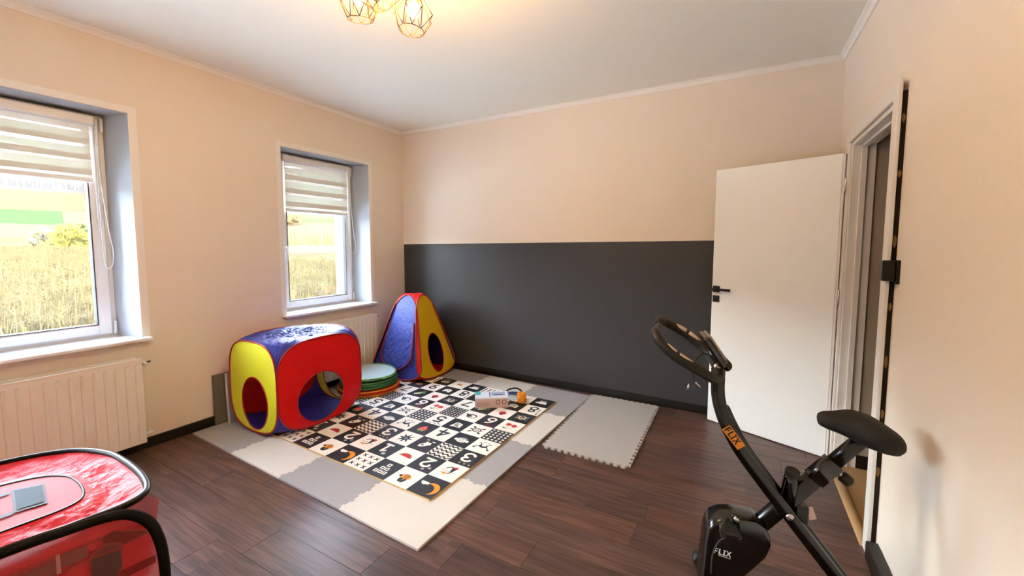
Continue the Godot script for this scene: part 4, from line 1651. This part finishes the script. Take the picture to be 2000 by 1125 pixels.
	side_patch(side, [Vector2(3.407, 0.530), Vector2(3.377, 0.546), Vector2(3.346, 0.528), Vector2(3.346, 0.516)], 0.0138, mat(Color(0.50, 0.22, 0.2), 0.6), o0)
	side_patch(side, [Vector2(3.70, 0.594), Vector2(3.70, 0.589), Vector2(3.385, 0.569), Vector2(3.384, 0.574)], 0.012, edge, o0)
	side_patch(side, [Vector2(3.70, 0.536), Vector2(3.70, 0.531), Vector2(3.413, 0.523), Vector2(3.412, 0.527)], 0.012, edge, o0)
	side_patch(side, [Vector2(3.467, 0.577), Vector2(3.413, 0.567), Vector2(3.415, 0.534), Vector2(3.469, 0.538)], 0.012, dim, o0)
	side_patch(side, [Vector2(3.56, 0.575), Vector2(3.479, 0.571), Vector2(3.480, 0.528), Vector2(3.56, 0.53)], 0.012, dim, o0)
	side_patch(side, [Vector2(3.478, 0.584), Vector2(3.470, 0.583), Vector2(3.470, 0.526), Vector2(3.479, 0.527)], 0.0132, lite, o0)
	side_patch(side, [Vector2(3.366, 0.442), Vector2(3.262, 0.434), Vector2(3.262, 0.409), Vector2(3.362, 0.411)], 0.0115, mat(Color(0.52, 0.07, 0.06), 0.6), o0)
	# end panel and hidden side, slightly inside the loops
	st = new_st(true)
	var rows: Array = []
	for k in 9:
		var f := k / 8.0
		var row: Array = []
		var y := lerpf(0.02, 0.60, f)
		for j in 25:
			var x := lerpf(1.985, 1.24, j / 24.0)
			var z := 3.235 + 0.03 * sin(f * PI) + 0.01 * wr.get_noise_2d(x * 100.0, y * 100.0) + (0.09 * pow(maxf(0.0, (1.5 - x) / 0.26), 2.0))
			row.append(Vector3(x, y, z) - o0)
		rows.append(row)
	grid(st, rows, false, false, true)
	build("end_panel", st, red, t)
	st = new_st()
	box(st, Vector3(1.235, 0.02, 3.36) - o0, Vector3(1.24, 0.6, 4.14) - o0)
	build("back_panel", st, red, t)
	st = new_st()
	box(st, Vector3(1.24, 0.003, 3.3) - o0, Vector3(1.98, 0.006, 4.2) - o0)
	build("floor_fabric", st, red, t)

func print_patch(parent: Node, pts: Array, y: float, m: Material, o0: Vector3) -> void:
	var st := new_st()
	var l: Array = []
	for p in pts:
		l.append(Vector3(p.x, y, p.y) - o0)
	fan(st, l)
	build("printed_shape", st, m, parent)

func side_patch(parent: Node, pts: Array, out: float, m: Material, o0: Vector3) -> void:
	var st := new_st()
	var l: Array = []
	for p in pts:
		l.append(Vector3(2.0 + out, p.y, p.x) - o0)
	fan(st, l)
	build("printed_shape", st, m, parent)

# ---------------------------------------------------------------- small toys
func toys() -> void:
	# folded pop-up toys: flat coils in a pile
	var specs := [["folded pop-up toy with red and yellow rim at the bottom of the pile", 0.0275, 0.285, 0.045, Color(0.75, 0.1, 0.07), Color(0.85, 0.55, 0.08), Vector2(0.455, 1.0)],
		["folded pop-up toy of dark green cloth in the middle of the pile", 0.0805, 0.265, 0.06, Color(0.12, 0.42, 0.25), Color(0.3, 0.5, 0.35), Vector2(0.445, 0.985)],
		["folded pop-up toy with pale green rim on top of the pile", 0.1525, 0.255, 0.02, Color(0.72, 0.83, 0.82), Color(0.45, 0.75, 0.42), Vector2(0.435, 0.98)]]
	for s in specs:
		var t := thing("folded_toy", s[0], "toy", Vector3(s[6].x, s[1], s[6].y), 0.0, "folded pop-up toys beside the play cube")
		if s[3] < 0.03:
			t.rotation.z = -0.03
			t.position.y += 0.009
		var wr := noise(0.04, FastNoiseLite.TYPE_SIMPLEX_SMOOTH, 3, int(s[2] * 1000))
		var st := new_st(true)
		var rows: Array = []
		for k in 9:
			var f := k / 8.0
			var row: Array = []
			for j in 40:
				var th := -TAU * j / 40
				var r: float = s[2] * (1.0 + 0.03 * sin(PI * f) + 0.07 * wr.get_noise_2d(cos(th) * 90.0 + f * 60.0, sin(th) * 90.0 + f * 30.0) * sin(PI * f))
				row.append(Vector3(cos(th) * r, 0.004 + f * (s[3] - 0.008), sin(th) * r * 0.98))
			rows.append(row)
		grid(st, rows, true)
		fan(st, rows[0], true)
		build("cloth", st, fabric(s[4], 0.5, 0.2, 0.8, 6.0, 61), t)
		st = new_st(true)
		rows = []
		for k in 8:
			var f := k / 7.0
			var row: Array = []
			for j in 40:
				var th := -TAU * j / 40
				var r: float = s[2] * (1.0 - f)
				row.append(Vector3(cos(th) * r, s[3] - 0.004 + 0.006 * sin(f * PI) + 0.006 * wr.get_noise_2d(cos(th) * r * 300.0, sin(th) * r * 300.0) * sin(f * PI), sin(th) * r * 0.98))
			rows.append(row)
		grid(st, rows, true)
		build("top_sheet", st, fabric(s[4].lerp(Color(0.85, 0.88, 0.95), 0.3 if s[3] < 0.03 else 0.0), 0.4, 0.2, 0.8, 6.0, 62), t)
		for y in [0.004, s[3] - 0.003]:
			st = new_st(true)
			var loop: Array = []
			for j in 40:
				var th := TAU * j / 40
				loop.append(Vector3(cos(th) * s[2] * 1.01, y + 0.003 * sin(th * 3.0), sin(th) * s[2] * 0.99))
			tube(st, loop, 0.007, 6, true)
			build("rim", st, mat(s[5], 0.5), t)
		if s[3] < 0.03:
			st = new_st(true)
			tube(st, smooth([Vector3(0.2, 0.02, 0.17), Vector3(0.23, 0.026, 0.15), Vector3(0.262, 0.012, 0.08), Vector3(0.268, 0.004, 0.07)], 5), 0.005, 6)
			build("tie_band", st, mat(Color(0.1, 0.3, 0.12), 0.6), t)
	# product box lying on the mat
	var b := thing("toy_box", "white cardboard toy box with teal end lying on the play mat", "box", Vector3(1.752, 0.0232, 0.775), 0.58)
	var hx := 0.145
	var hz := 0.075
	var hy := 0.095
	put("carton", box_mesh(Vector3(-hx, 0.0, -hz), Vector3(hx, hy, hz), 0.002), mat(Color(0.85, 0.87, 0.92), 0.5), b)
	put("front_print", box_mesh(Vector3(-hx + 0.001, 0.002, hz - 0.0005), Vector3(hx - 0.001, hy - 0.012, hz + 0.0006)), mat(Color(0.80, 0.68, 0.64), 0.55), b)
	put("teal_print", box_mesh(Vector3(-hx - 0.0006, 0.002, -hz + 0.001), Vector3(-hx + 0.05, hy + 0.0006, -hz + 0.085)), mat(Color(0.25, 0.66, 0.66), 0.5), b)
	for x in [0.055, 0.11]:
		var st := new_st(true)
		var loop: Array = []
		for j in 24:
			var th := TAU * j / 24
			loop.append(Vector3(x + cos(th) * 0.018, 0.052 + sin(th) * 0.018, hz + 0.001))
		tube(st, loop, 0.003, 5, true)
		build("round_mark", st, mat(Color(0.35, 0.28, 0.26), 0.6), b)
	for k in 3:
		put("text_line", box_mesh(Vector3(-hx + 0.015, 0.018 + 0.014 * k, hz), Vector3(-hx + 0.12 + 0.02 * (k % 2), 0.022 + 0.014 * k, hz + 0.001)), mat(Color(0.55, 0.46, 0.43), 0.6), b)
	put("picture_print", box_mesh(Vector3(0.0, hy - 0.0005, -0.05), Vector3(0.12, hy + 0.0007, 0.03)), mat(Color(0.62, 0.66, 0.76), 0.5), b)
	put("dark_print", box_mesh(Vector3(0.02, hy, 0.005), Vector3(0.10, hy + 0.0012, 0.025)), mat(Color(0.25, 0.27, 0.33), 0.5), b)
	put("dark_print", box_mesh(Vector3(-0.018, hy, -0.055), Vector3(-0.01, hy + 0.0012, 0.06)), mat(Color(0.2, 0.2, 0.24), 0.5), b)
	# small blue and white bag of parts behind the box
	var bag := thing("plastic_bag", "small blue and white bag lying between the toy box and yellow pump", "bag", Vector3(1.838, 0.0232, 0.525), 0.35)
	var st2 := new_st(true)
	var rows: Array = []
	var bn := noise(0.05, FastNoiseLite.TYPE_SIMPLEX_SMOOTH, 2, 71)
	for i in 13:
		var row: Array = []
		for j in 13:
			var u := i / 12.0
			var v := j / 12.0
			row.append(Vector3(lerpf(-0.09, 0.09, u), 0.003 + 0.05 * pow(sin(PI * u) * sin(PI * v), 0.6) * (1.0 + 0.3 * bn.get_noise_2d(u * 80.0, v * 80.0)), lerpf(0.07, -0.07, v)))
		rows.append(row)
	grid(st2, rows, false, false, true)
	build("bag_film", st2, mat(Color(0.7, 0.78, 0.86), 0.25), bag)
	st2 = new_st(true)
	tube(st2, smooth([Vector3(-0.085, 0.03, 0.05), Vector3(-0.05, 0.075, 0.02), Vector3(0.02, 0.082, -0.02), Vector3(0.075, 0.06, -0.01), Vector3(0.09, 0.02, 0.03)], 6), 0.008, 6)
	build("dark_band", st2, mat(Color(0.08, 0.13, 0.2), 0.5), bag)
	put("blue_print", box_mesh(Vector3(-0.04, 0.045, 0.0), Vector3(0.05, 0.056, 0.05), 0.004), mat(Color(0.1, 0.2, 0.42), 0.4), bag)
	# bellows pump
	var p := thing("bellows_pump", "small yellow ribbed bellows pump standing on the play mat", "pump", Vector3(1.965, 0.0232, 0.60))
	var prof: Array = []
	for k in 4:
		prof.append(Vector2(0.035, 0.004 + k * 0.019))
		prof.append(Vector2(0.042, 0.011 + k * 0.019))
		prof.append(Vector2(0.042, 0.015 + k * 0.019))
		prof.append(Vector2(0.035, 0.022 + k * 0.019))
	st2 = new_st(true)
	lathe(st2, prof, 24)
	build("bellows", st2, mat(Color(0.9, 0.58, 0.06), 0.45), p)
	st2 = new_st(true)
	lathe(st2, [Vector2(0.04, 0.08), Vector2(0.041, 0.086), Vector2(0.03, 0.092), Vector2(0.012, 0.092), Vector2(0.008, 0.086)], 24)
	build("cap", st2, mat(Color(0.88, 0.55, 0.06), 0.45), p)

# ---------------------------------------------------------------- lamp
func ceiling_lamp() -> void:
	var c := Vector3(2.198, HC, 2.449)
	var t := thing("ceiling_lamp", "ceiling lamp with geometric wire cages round glowing bulbs", "lamp", c)
	var wire := mat(Color(0.36, 0.26, 0.14), 0.4, 0.5)
	var brass := mat(Color(0.6, 0.35, 0.15), 0.35, 0.7)
	var st := new_st(true)
	lathe(st, [Vector2(0.10, 0.0), Vector2(0.10, -0.012), Vector2(0.095, -0.02), Vector2(0.02, -0.022)].map(func(p): return Vector2(p.x, p.y)), 28)
	build("ceiling_plate", st, mat(Color(0.1, 0.09, 0.08), 0.4, 0.3), t)
	# [offset of the socket from the plate, direction the cage points]
	var heads := [[Vector3(-0.046, -0.205, 0.046), Vector3(-0.12, -1.0, -0.14)], [Vector3(0.168, -0.268, -0.072), Vector3(-0.06, -1.0, 0.10)], [Vector3(0.036, -0.205, 0.09), Vector3(0.35, -0.85, -0.35)]]
	for hd in heads:
		var h := Node3D.new()
		h.name = "lamp_head"
		t.add_child(h, true)
		h.position = hd[0]
		var y: Vector3 = -hd[1].normalized()
		var x := y.cross(Vector3.BACK).normalized()
		h.basis = Basis(x, y, x.cross(y)).scaled_local(Vector3.ONE * 0.92)
		st = new_st(true)
		tube(st, [h.transform.affine_inverse() * Vector3(hd[0].x * 0.4, -0.02, hd[0].z * 0.4), Vector3(0, 0.03, 0)], 0.008)
		lathe(st, [Vector2(0.008, 0.034), Vector2(0.02, 0.03), Vector2(0.022, 0.0), Vector2(0.022, -0.035), Vector2(0.018, -0.037)], 16)
		build("socket", st, brass, h)
		# cage: top ring, wide middle polygon, bottom ring joined by straight wires
		st = new_st(true)
		var n := 8
		var rings: Array = []
		for lv in [[0.03, -0.005, 0.0], [0.095, -0.10, 0.5], [0.058, -0.175, 0.0]]:
			var r: Array = []
			for k in n:
				var th: float = TAU * (k + lv[2]) / n
				r.append(Vector3(cos(th) * lv[0], lv[1], sin(th) * lv[0]))
			rings.append(r)
		for r in [0, 2]:
			var loop: Array = []
			for k in 32:
				var th := TAU * k / 32
				var rad: float = 0.03 if r == 0 else 0.058
				loop.append(Vector3(cos(th) * rad, -0.005 if r == 0 else -0.175, sin(th) * rad))
			tube(st, loop, 0.0021, 6, true)
		for k in n:
			tube(st, [rings[0][k], rings[1][k]], 0.002, 5)
			tube(st, [rings[1][k], rings[2][k]], 0.002, 5)
			tube(st, [rings[1][k], rings[2][(k + 1) % n]], 0.002, 5)
		build("wire_cage", st, wire, h)
		st = new_st(true)
		lathe(st, [Vector2(0.012, -0.036), Vector2(0.014, -0.046), Vector2(0.027, -0.06), Vector2(0.033, -0.08), Vector2(0.029, -0.1), Vector2(0.015, -0.112), Vector2(0.002, -0.115)], 18)
		var bm := mat(Color(1.0, 0.93, 0.8), 0.4)
		bm.emission_enabled = true
		bm.emission = Color(1.0, 0.86, 0.62)
		bm.emission_energy_multiplier = 2.0
		build("bulb", st, bm, h)
		var l := OmniLight3D.new()
		l.name = "bulb_light"
		h.add_child(l, true)
		l.position = Vector3(0, -0.078, 0)
		l.light_color = Color(1.0, 0.78, 0.45)
		l.light_energy = 0.155
		l.light_size = 0.026
		l.omni_range = 12.0
		l.omni_attenuation = 2.0
		l.shadow_enabled = true

# ---------------------------------------------------------------- exercise bike
func exercise_bike() -> void:
	var t := thing("exercise_bike", "black folding exercise bike with padded seat beside the white door", "exercise bike", Vector3(3.827, 0.0, 1.989), 0.2452)
	var paint := mat(Color(0.018, 0.018, 0.02), 0.22, 0.0, 0.5)
	var plastic := mat(Color(0.015, 0.015, 0.017), 0.18, 0.0, 0.6)
	var rubber := mat(Color(0.045, 0.042, 0.04), 0.55)
	var pad := mat(Color(0.055, 0.05, 0.045), 0.75)
	relief(pad, noise(0.25, FastNoiseLite.TYPE_SIMPLEX, 2, 81), 128, 3.0, 14.0, false, 0.4)
	# main post from the rear foot over the pivot up to the handlebar
	var zn := 0.028
	var st := new_st(true)
	sweep(st, smooth([Vector3(0.318, 0.04, zn), Vector3(0.18, 0.212, zn), Vector3(0.0, 0.442, zn), Vector3(-0.15, 0.637, zn), Vector3(-0.205, 0.728, zn), Vector3(-0.235, 0.80, zn * 0.6), Vector3(-0.248, 0.87, 0.0), Vector3(-0.25, 0.965, 0.0)], 6), round_section(0.024, 0.024, 16, 4.0), false, Vector3.BACK)
	build("main_post", st, paint, t)
	st = new_st(true)
	sweep(st, smooth([Vector3(0.338, 0.04, -0.03), Vector3(0.2, 0.21, -0.03), Vector3(0.02, 0.442, -0.03), Vector3(-0.13, 0.642, -0.025), Vector3(-0.185, 0.735, -0.02), Vector3(-0.222, 0.81, 0.0)], 6), round_section(0.02, 0.02, 12, 4.0), false, Vector3.BACK)
	build("post_twin", st, paint, t)
	# cross tube from the drive box to the seat sleeve
	var d := Vector3(0.235, 0.285, 0).normalized()
	var c0 := Vector3(0.012, 0.475, -0.004)
	st = new_st(true)
	sweep(st, [c0 - d * 0.36, c0 + d * 0.21], round_section(0.029, 0.022, 16, 5.0), false, Vector3.BACK)
	build("cross_tube", st, paint, t)
	st = new_st(true)
	sweep(st, [c0 + d * 0.125, c0 + d * 0.222], round_section(0.033, 0.026, 16, 5.0), false, Vector3.BACK)
	build("sleeve", st, plastic, t)
	st = new_st(true)
	sweep(st, [c0 + d * 0.2, c0 + d * 0.385], round_section(0.023, 0.019, 16, 5.0), false, Vector3.BACK)
	build("seat_post", st, paint, t)
	# adjusting knob under the sleeve
	st = new_st(true)
	var kd := Vector3(0.79, -0.61, 0.05).normalized()
	var kp := c0 + d * 0.2 + kd * 0.03
	tube(st, [kp, kp + kd * 0.025], 0.009)
	build("knob_stem", st, M.steel, t)
	st = new_st(true)
	sweep(st, [kp + kd * 0.02, kp + kd * 0.024, kp + kd * 0.05, kp + kd * 0.054], round_section(0.02, 0.02, 14), false, Vector3.BACK, [0.8, 1.0, 1.0, 0.8])
	build("adjusting_knob", st, rubber, t)
	# tension dial standing at the crossing
	st = new_st(true)
	var tilt := Transform3D(Basis(Vector3.BACK, -0.1), Vector3(0.006, 0.455, 0.0))
	lathe(st, [Vector2(0.027, 0.0), Vector2(0.025, 0.1), Vector2(0.023, 0.118)], 18, tilt)
	build("dial_tower", st, plastic, t)
	st = new_st(true)
	lathe(st, [Vector2(0.022, 0.118), Vector2(0.024, 0.122), Vector2(0.024, 0.142), Vector2(0.021, 0.147), Vector2(0.019, 0.144), Vector2(0.004, 0.144)], 18, tilt)
	build("tension_dial", st, rubber, t)
	# pivot bolt, locking bracket
	st = new_st(true)
	lathe(st, [Vector2(0.0135, 0.0), Vector2(0.0135, 0.004), Vector2(0.010, 0.006), Vector2(0.007, 0.009), Vector2(0.002, 0.0095)], 16, Transform3D(Basis(Vector3.RIGHT, PI / 2), Vector3(0.0, 0.442, zn + 0.023)))
	build("pivot_bolt", st, M.steel, t)
	put("lock_bracket", box_mesh(Vector3(0.03, 0.405, -0.03), Vector3(0.075, 0.47, 0.02), 0.004), paint, t)
	st = new_st()
	box(st, Vector3(-0.012, -0.024, -0.002), Vector3(0.012, 0.024, 0.002), 0.001, Transform3D(Basis(Vector3.BACK, 0.35), Vector3(0.083, 0.445, 0.012)))
	build("lock_tab", st, mat(Color(0.8, 0.68, 0.62), 0.4), t)
	# saddle
	st = new_st(true)
	var secs := [[0.092, 0.006, 0.806, 0.008], [0.098, 0.025, 0.805, 0.022], [0.118, 0.041, 0.804, 0.030], [0.15, 0.050, 0.801, 0.036], [0.178, 0.066, 0.797, 0.043], [0.205, 0.090, 0.791, 0.050], [0.235, 0.110, 0.784, 0.055], [0.27, 0.117, 0.776, 0.056], [0.298, 0.110, 0.768, 0.051], [0.318, 0.088, 0.763, 0.042], [0.330, 0.05, 0.760, 0.026], [0.334, 0.015, 0.759, 0.010]]
	var rows: Array = []
	for s in secs:
		var row: Array = []
		for k in 20:
			var th := TAU * k / 20
			var zz: float = signf(cos(th)) * pow(absf(cos(th)), 0.8) * s[1]
			var yy: float = sin(th) * s[3]
			var dip: float = -0.010 * (1.0 - pow(absf(zz / maxf(s[1], 0.01)), 2.0)) * (1.0 if sin(th) > 0 else 0.0) * clampf((s[0] - 0.2) / 0.1, 0.0, 1.0)
			row.append(Vector3(s[0], s[2] + yy + dip, zz))
		rows.append(row)
	grid(st, rows, true)
	fan(st, rows[0], true)
	fan(st, rows[rows.size() - 1])
	build("seat", st, pad, t)
	# drive box with the flywheel
	var prof := [Vector2(-0.292, 0.085), Vector2(-0.294, 0.12), Vector2(-0.287, 0.181), Vector2(-0.278, 0.313), Vector2(-0.272, 0.345), Vector2(-0.258, 0.372), Vector2(-0.225, 0.392), Vector2(-0.19, 0.399), Vector2(-0.143, 0.402), Vector2(-0.105, 0.400), Vector2(-0.075, 0.382), Vector2(-0.060, 0.355), Vector2(-0.054, 0.314), Vector2(-0.069, 0.269), Vector2(-0.12, 0.2), Vector2(-0.178, 0.13), Vector2(-0.21, 0.09), Vector2(-0.24, 0.075)]
	st = new_st(true)
	var cc := Vector2(-0.18, 0.26)
	rows = []
	for lv in [[-0.056, 0.9], [-0.053, 0.965], [-0.044, 1.0], [0.044, 1.0], [0.053, 0.965], [0.056, 0.9]]:
		var row: Array = []
		for p in prof:
			var q: Vector2 = cc + (p - cc) * lv[1]
			row.append(Vector3(q.x, q.y, lv[0]))
		rows.append(row)
	grid(st, rows, true, false, true)
	fan(st, rows[0])
	fan(st, rows[5], true)
	var hs := build("drive_box", st, plastic, t)
	lettering(hs, "FLIX", 0.022, Vector3(-0.222, 0.262, 0.0575), Basis(Vector3.BACK, -0.12), mat(Color(0.85, 0.85, 0.85), 0.5), 0.0004)
	st = new_st()
	box(st, Vector3(-0.022, -0.0015, 0.0), Vector3(0.022, 0.0015, 0.0006), 0.0, Transform3D(Basis(Vector3.BACK, -0.16), Vector3(-0.214, 0.245, 0.057)))
	build("caption_line", st, mat(Color(0.7, 0.7, 0.7), 0.5), hs)
	# cranks and strapped pedals
	for s in [1.0, -1.0]:
		var z: float = 0.06 * s
		st = new_st(true)
		var a := Vector3(-0.178, 0.355, z + 0.014 * s)
		var b := a + Vector3(-0.012 * s, 0.075 * s, 0.012 * s)
		sweep(st, [a - (b - a) * 0.15, a, b, b + (b - a) * 0.12], round_section(0.013, 0.008, 10), false, Vector3.BACK)
		var cr := build("crank", st, mat(Color(0.06, 0.06, 0.065), 0.3, 0.4), t)
		st = new_st(true)
		lathe(st, [Vector2(0.011, 0.0), Vector2(0.011, 0.006), Vector2(0.008, 0.008)], 14, Transform3D(Basis(Vector3.RIGHT, PI / 2 * s), a + Vector3(0, 0.0, 0.009 * s)))
		build("crank_bolt", st, mat(Color(0.85, 0.78, 0.7), 0.35, 0.4), cr)
		st = new_st(true)
		lathe(st, [Vector2(0.009, 0.0), Vector2(0.009, 0.02)], 12, Transform3D(Basis(Vector3.RIGHT, PI / 2 * s), b))
		build("pedal_axle", st, M.steel, cr)
		var pc := b + Vector3(-0.028, -0.028, 0.045 * s)
		var pd := put("pedal", box_mesh(pc - Vector3(0.03, 0.011, 0.032), pc + Vector3(0.03, 0.011, 0.032), 0.006), rubber, t)
		st = new_st(true)
		sweep(st, smooth([pc + Vector3(-0.026, -0.006, 0.034 * s), pc + Vector3(-0.034, 0.02, 0.036 * s), pc + Vector3(-0.022, 0.04, 0.02 * s), pc + Vector3(-0.004, 0.042, -0.01 * s), pc + Vector3(0.006, 0.02, -0.032 * s), pc + Vector3(0.004, -0.008, -0.034 * s)], 5), round_section(0.002, 0.009, 8), false, Vector3.RIGHT)
		build("strap", st, mat(Color(0.13, 0.13, 0.135), 0.5), pd)
		st = new_st(true)
		tube(st, smooth([pc + Vector3(-0.02, -0.008, 0.03 * s), pc + Vector3(-0.036, -0.05, 0.0), pc + Vector3(-0.05, -0.12, -0.02 * s), pc + Vector3(-0.05, -0.2, -0.03 * s)], 5), 0.0028, 6)
		build("strap_tail", st, mat(Color(0.2, 0.2, 0.2), 0.5), pd)
	# stabiliser bars on the floor
	for f in [[0.318, 0.21], [-0.255, 0.2]]:
		st = new_st(true)
		tube(st, [Vector3(f[0], 0.028, -f[1]), Vector3(f[0], 0.028, f[1])], 0.022, 14)
		var bar := build("stabiliser", st, paint, t)
		for s in [-1.0, 1.0]:
			st = new_st(true)
			lathe(st, [Vector2(0.022, 0.0), Vector2(0.028, 0.004), Vector2(0.028, 0.045), Vector2(0.022, 0.05)], 14, Transform3D(Basis(Vector3.RIGHT, PI / 2), Vector3(f[0], 0.028, s * f[1] - 0.025)))
			build("end_cap", st, rubber, bar)
	st = new_st(true)
	tube(st, [Vector3(-0.255, 0.03, 0), Vector3(-0.235, 0.15, 0)], 0.022, 12)
	build("front_stem", st, paint, t)
	# orange name plate on the post
	var n1 := Vector3(0.61, -0.79, 0).normalized()
	var up := Vector3(0.79, 0.61, 0)
	var pb := Basis(n1, up, Vector3.BACK)
	st = new_st()
	box(st, Vector3(-0.046, -0.0165, 0.0), Vector3(0.046, 0.0165, 0.001), 0.0, Transform3D(pb, Vector3(-0.199, 0.722, zn + 0.0243)))
	var plate := build("name_plate", st, mat(Color(0.88, 0.52, 0.08), 0.45), t)
	lettering(plate, "FLIX", 0.025, Vector3(-0.204, 0.729, zn + 0.0256), pb, mat(Color(0.05, 0.04, 0.03), 0.5), 0.0006)
	# handlebar loop
	st = new_st(true)
	var near_arm := smooth([Vector3(-0.25, 0.965, 0.0), Vector3(-0.262, 0.957, 0.07), Vector3(-0.288, 0.963, 0.125), Vector3(-0.34, 0.995, 0.155), Vector3(-0.42, 1.04, 0.158), Vector3(-0.475, 1.085, 0.14), Vector3(-0.492, 1.112, 0.105), Vector3(-0.486, 1.115, 0.06)], 6)
	var far_arm := smooth([Vector3(-0.25, 0.965, 0.0), Vector3(-0.252, 0.975, -0.07), Vector3(-0.265, 0.995, -0.125), Vector3(-0.32, 1.045, -0.155), Vector3(-0.39, 1.09, -0.155), Vector3(-0.44, 1.118, -0.13), Vector3(-0.462, 1.13, -0.085), Vector3(-0.466, 1.13, -0.035)], 6)
	sweep(st, near_arm, round_section(0.0185, 0.0185, 12), false, Vector3.UP)
	sweep(st, far_arm, round_section(0.0185, 0.0185, 12), false, Vector3.UP)
	var hb := build("handlebar", st, rubber, t)
	for arm in [near_arm, far_arm]:
		for k in ([[20, 24], [25, 29]] if arm == near_arm else [[16, 20], [21, 25]]):
			st = new_st(true)
			var seg: Array = []
			for i in range(k[0], k[1] + 1):
				seg.append(arm[i] + Vector3(0.004, 0.0085, 0.0 if arm[i].z > 0.0 else 0.005))
			sweep(st, seg, round_section(0.0118, 0.0118, 12), false, Vector3.UP, [1.0, 1.0, 0.95, 0.85, 0.6] if k[0] in [25, 21] else [0.6, 0.85, 0.95, 1.0, 1.0])
			build("pulse_pad", st, mat(Color(0.82, 0.72, 0.64), 0.3, 0.5), hb)
	st = new_st(true)
	lathe(st, [Vector2(0.004, -0.014), Vector2(0.011, -0.010), Vector2(0.015, 0.0), Vector2(0.011, 0.010), Vector2(0.004, 0.014)], 14, Transform3D(Basis.IDENTITY, Vector3(-0.474, 1.124, 0.012)))
	build("end_ball", st, mat(Color(0.12, 0.12, 0.12), 0.3), hb)
	# console on its bracket
	var cb := Basis(Vector3.BACK, -0.98)
	var cp := Vector3(-0.268, 1.046, 0.0)
	st = new_st()
	box(st, Vector3(-0.068, -0.02, -0.065), Vector3(0.068, 0.004, 0.065), 0.008, Transform3D(cb, cp))
	var con := build("console", st, plastic, t)
	st = new_st()
	box(st, Vector3(-0.064, 0.0045, -0.06), Vector3(0.045, 0.014, 0.06), 0.004, Transform3D(cb, cp))
	build("console_face", st, mat(Color(0.55, 0.5, 0.45), 0.35), con)
	st = new_st(true)
	sweep(st, [cp + cb * Vector3(0.062, 0.002, -0.06), cp + cb * Vector3(0.062, 0.002, 0.06)], round_section(0.016, 0.020, 12), false, Vector3.UP)
	build("console_lip", st, plastic, con)
	st = new_st(true)
	tube(st, [Vector3(-0.25, 0.95, 0.0), Vector3(-0.252, 0.99, 0.0), cp - cb.y * 0.01], 0.016, 10)
	build("console_bracket", st, paint, t)
	st = new_st(true)
	lathe(st, [Vector2(0.012, 0.0), Vector2(0.013, 0.01), Vector2(0.008, 0.016)], 12, Transform3D(Basis(Vector3.RIGHT, PI / 2), Vector3(-0.262, 0.985, 0.03)))
	build("clamp_bolt", st, M.steel, t)
	# loose sensor cable
	st = new_st(true)
	tube(st, smooth([Vector3(-0.27, 1.02, 0.03), Vector3(-0.32, 1.035, 0.06), Vector3(-0.355, 1.005, 0.10), Vector3(-0.36, 0.97, 0.12), Vector3(-0.355, 0.945, 0.12), Vector3(-0.37, 0.93, 0.12)], 6), 0.0022, 5)
	var cab := build("sensor_cable", st, rubber, t)
	for p in [[Vector3(-0.35, 0.945, 0.12), Vector3(-0.334, 0.925, 0.12)], [Vector3(-0.372, 0.935, 0.12), Vector3(-0.378, 0.91, 0.12)]]:
		st = new_st(true)
		tube(st, [p[0], p[1]], 0.0035, 6)
		build("plug", st, M.steel, cab)

func lettering(parent: Node, text: String, size: float, at: Vector3, b: Basis, m: Material, depth: float) -> void:
	var tm := TextMesh.new()
	var f := SystemFont.new()
	f.font_names = PackedStringArray(["Droid Sans"])
	f.font_weight = 700
	tm.font = f
	tm.text = text
	tm.font_size = 64
	tm.pixel_size = size / 46.0
	tm.depth = depth
	var o := MeshInstance3D.new()
	o.name = "lettering"
	o.mesh = tm
	o.material_override = m
	parent.add_child(o, true)
	o.transform = Transform3D(b, at)
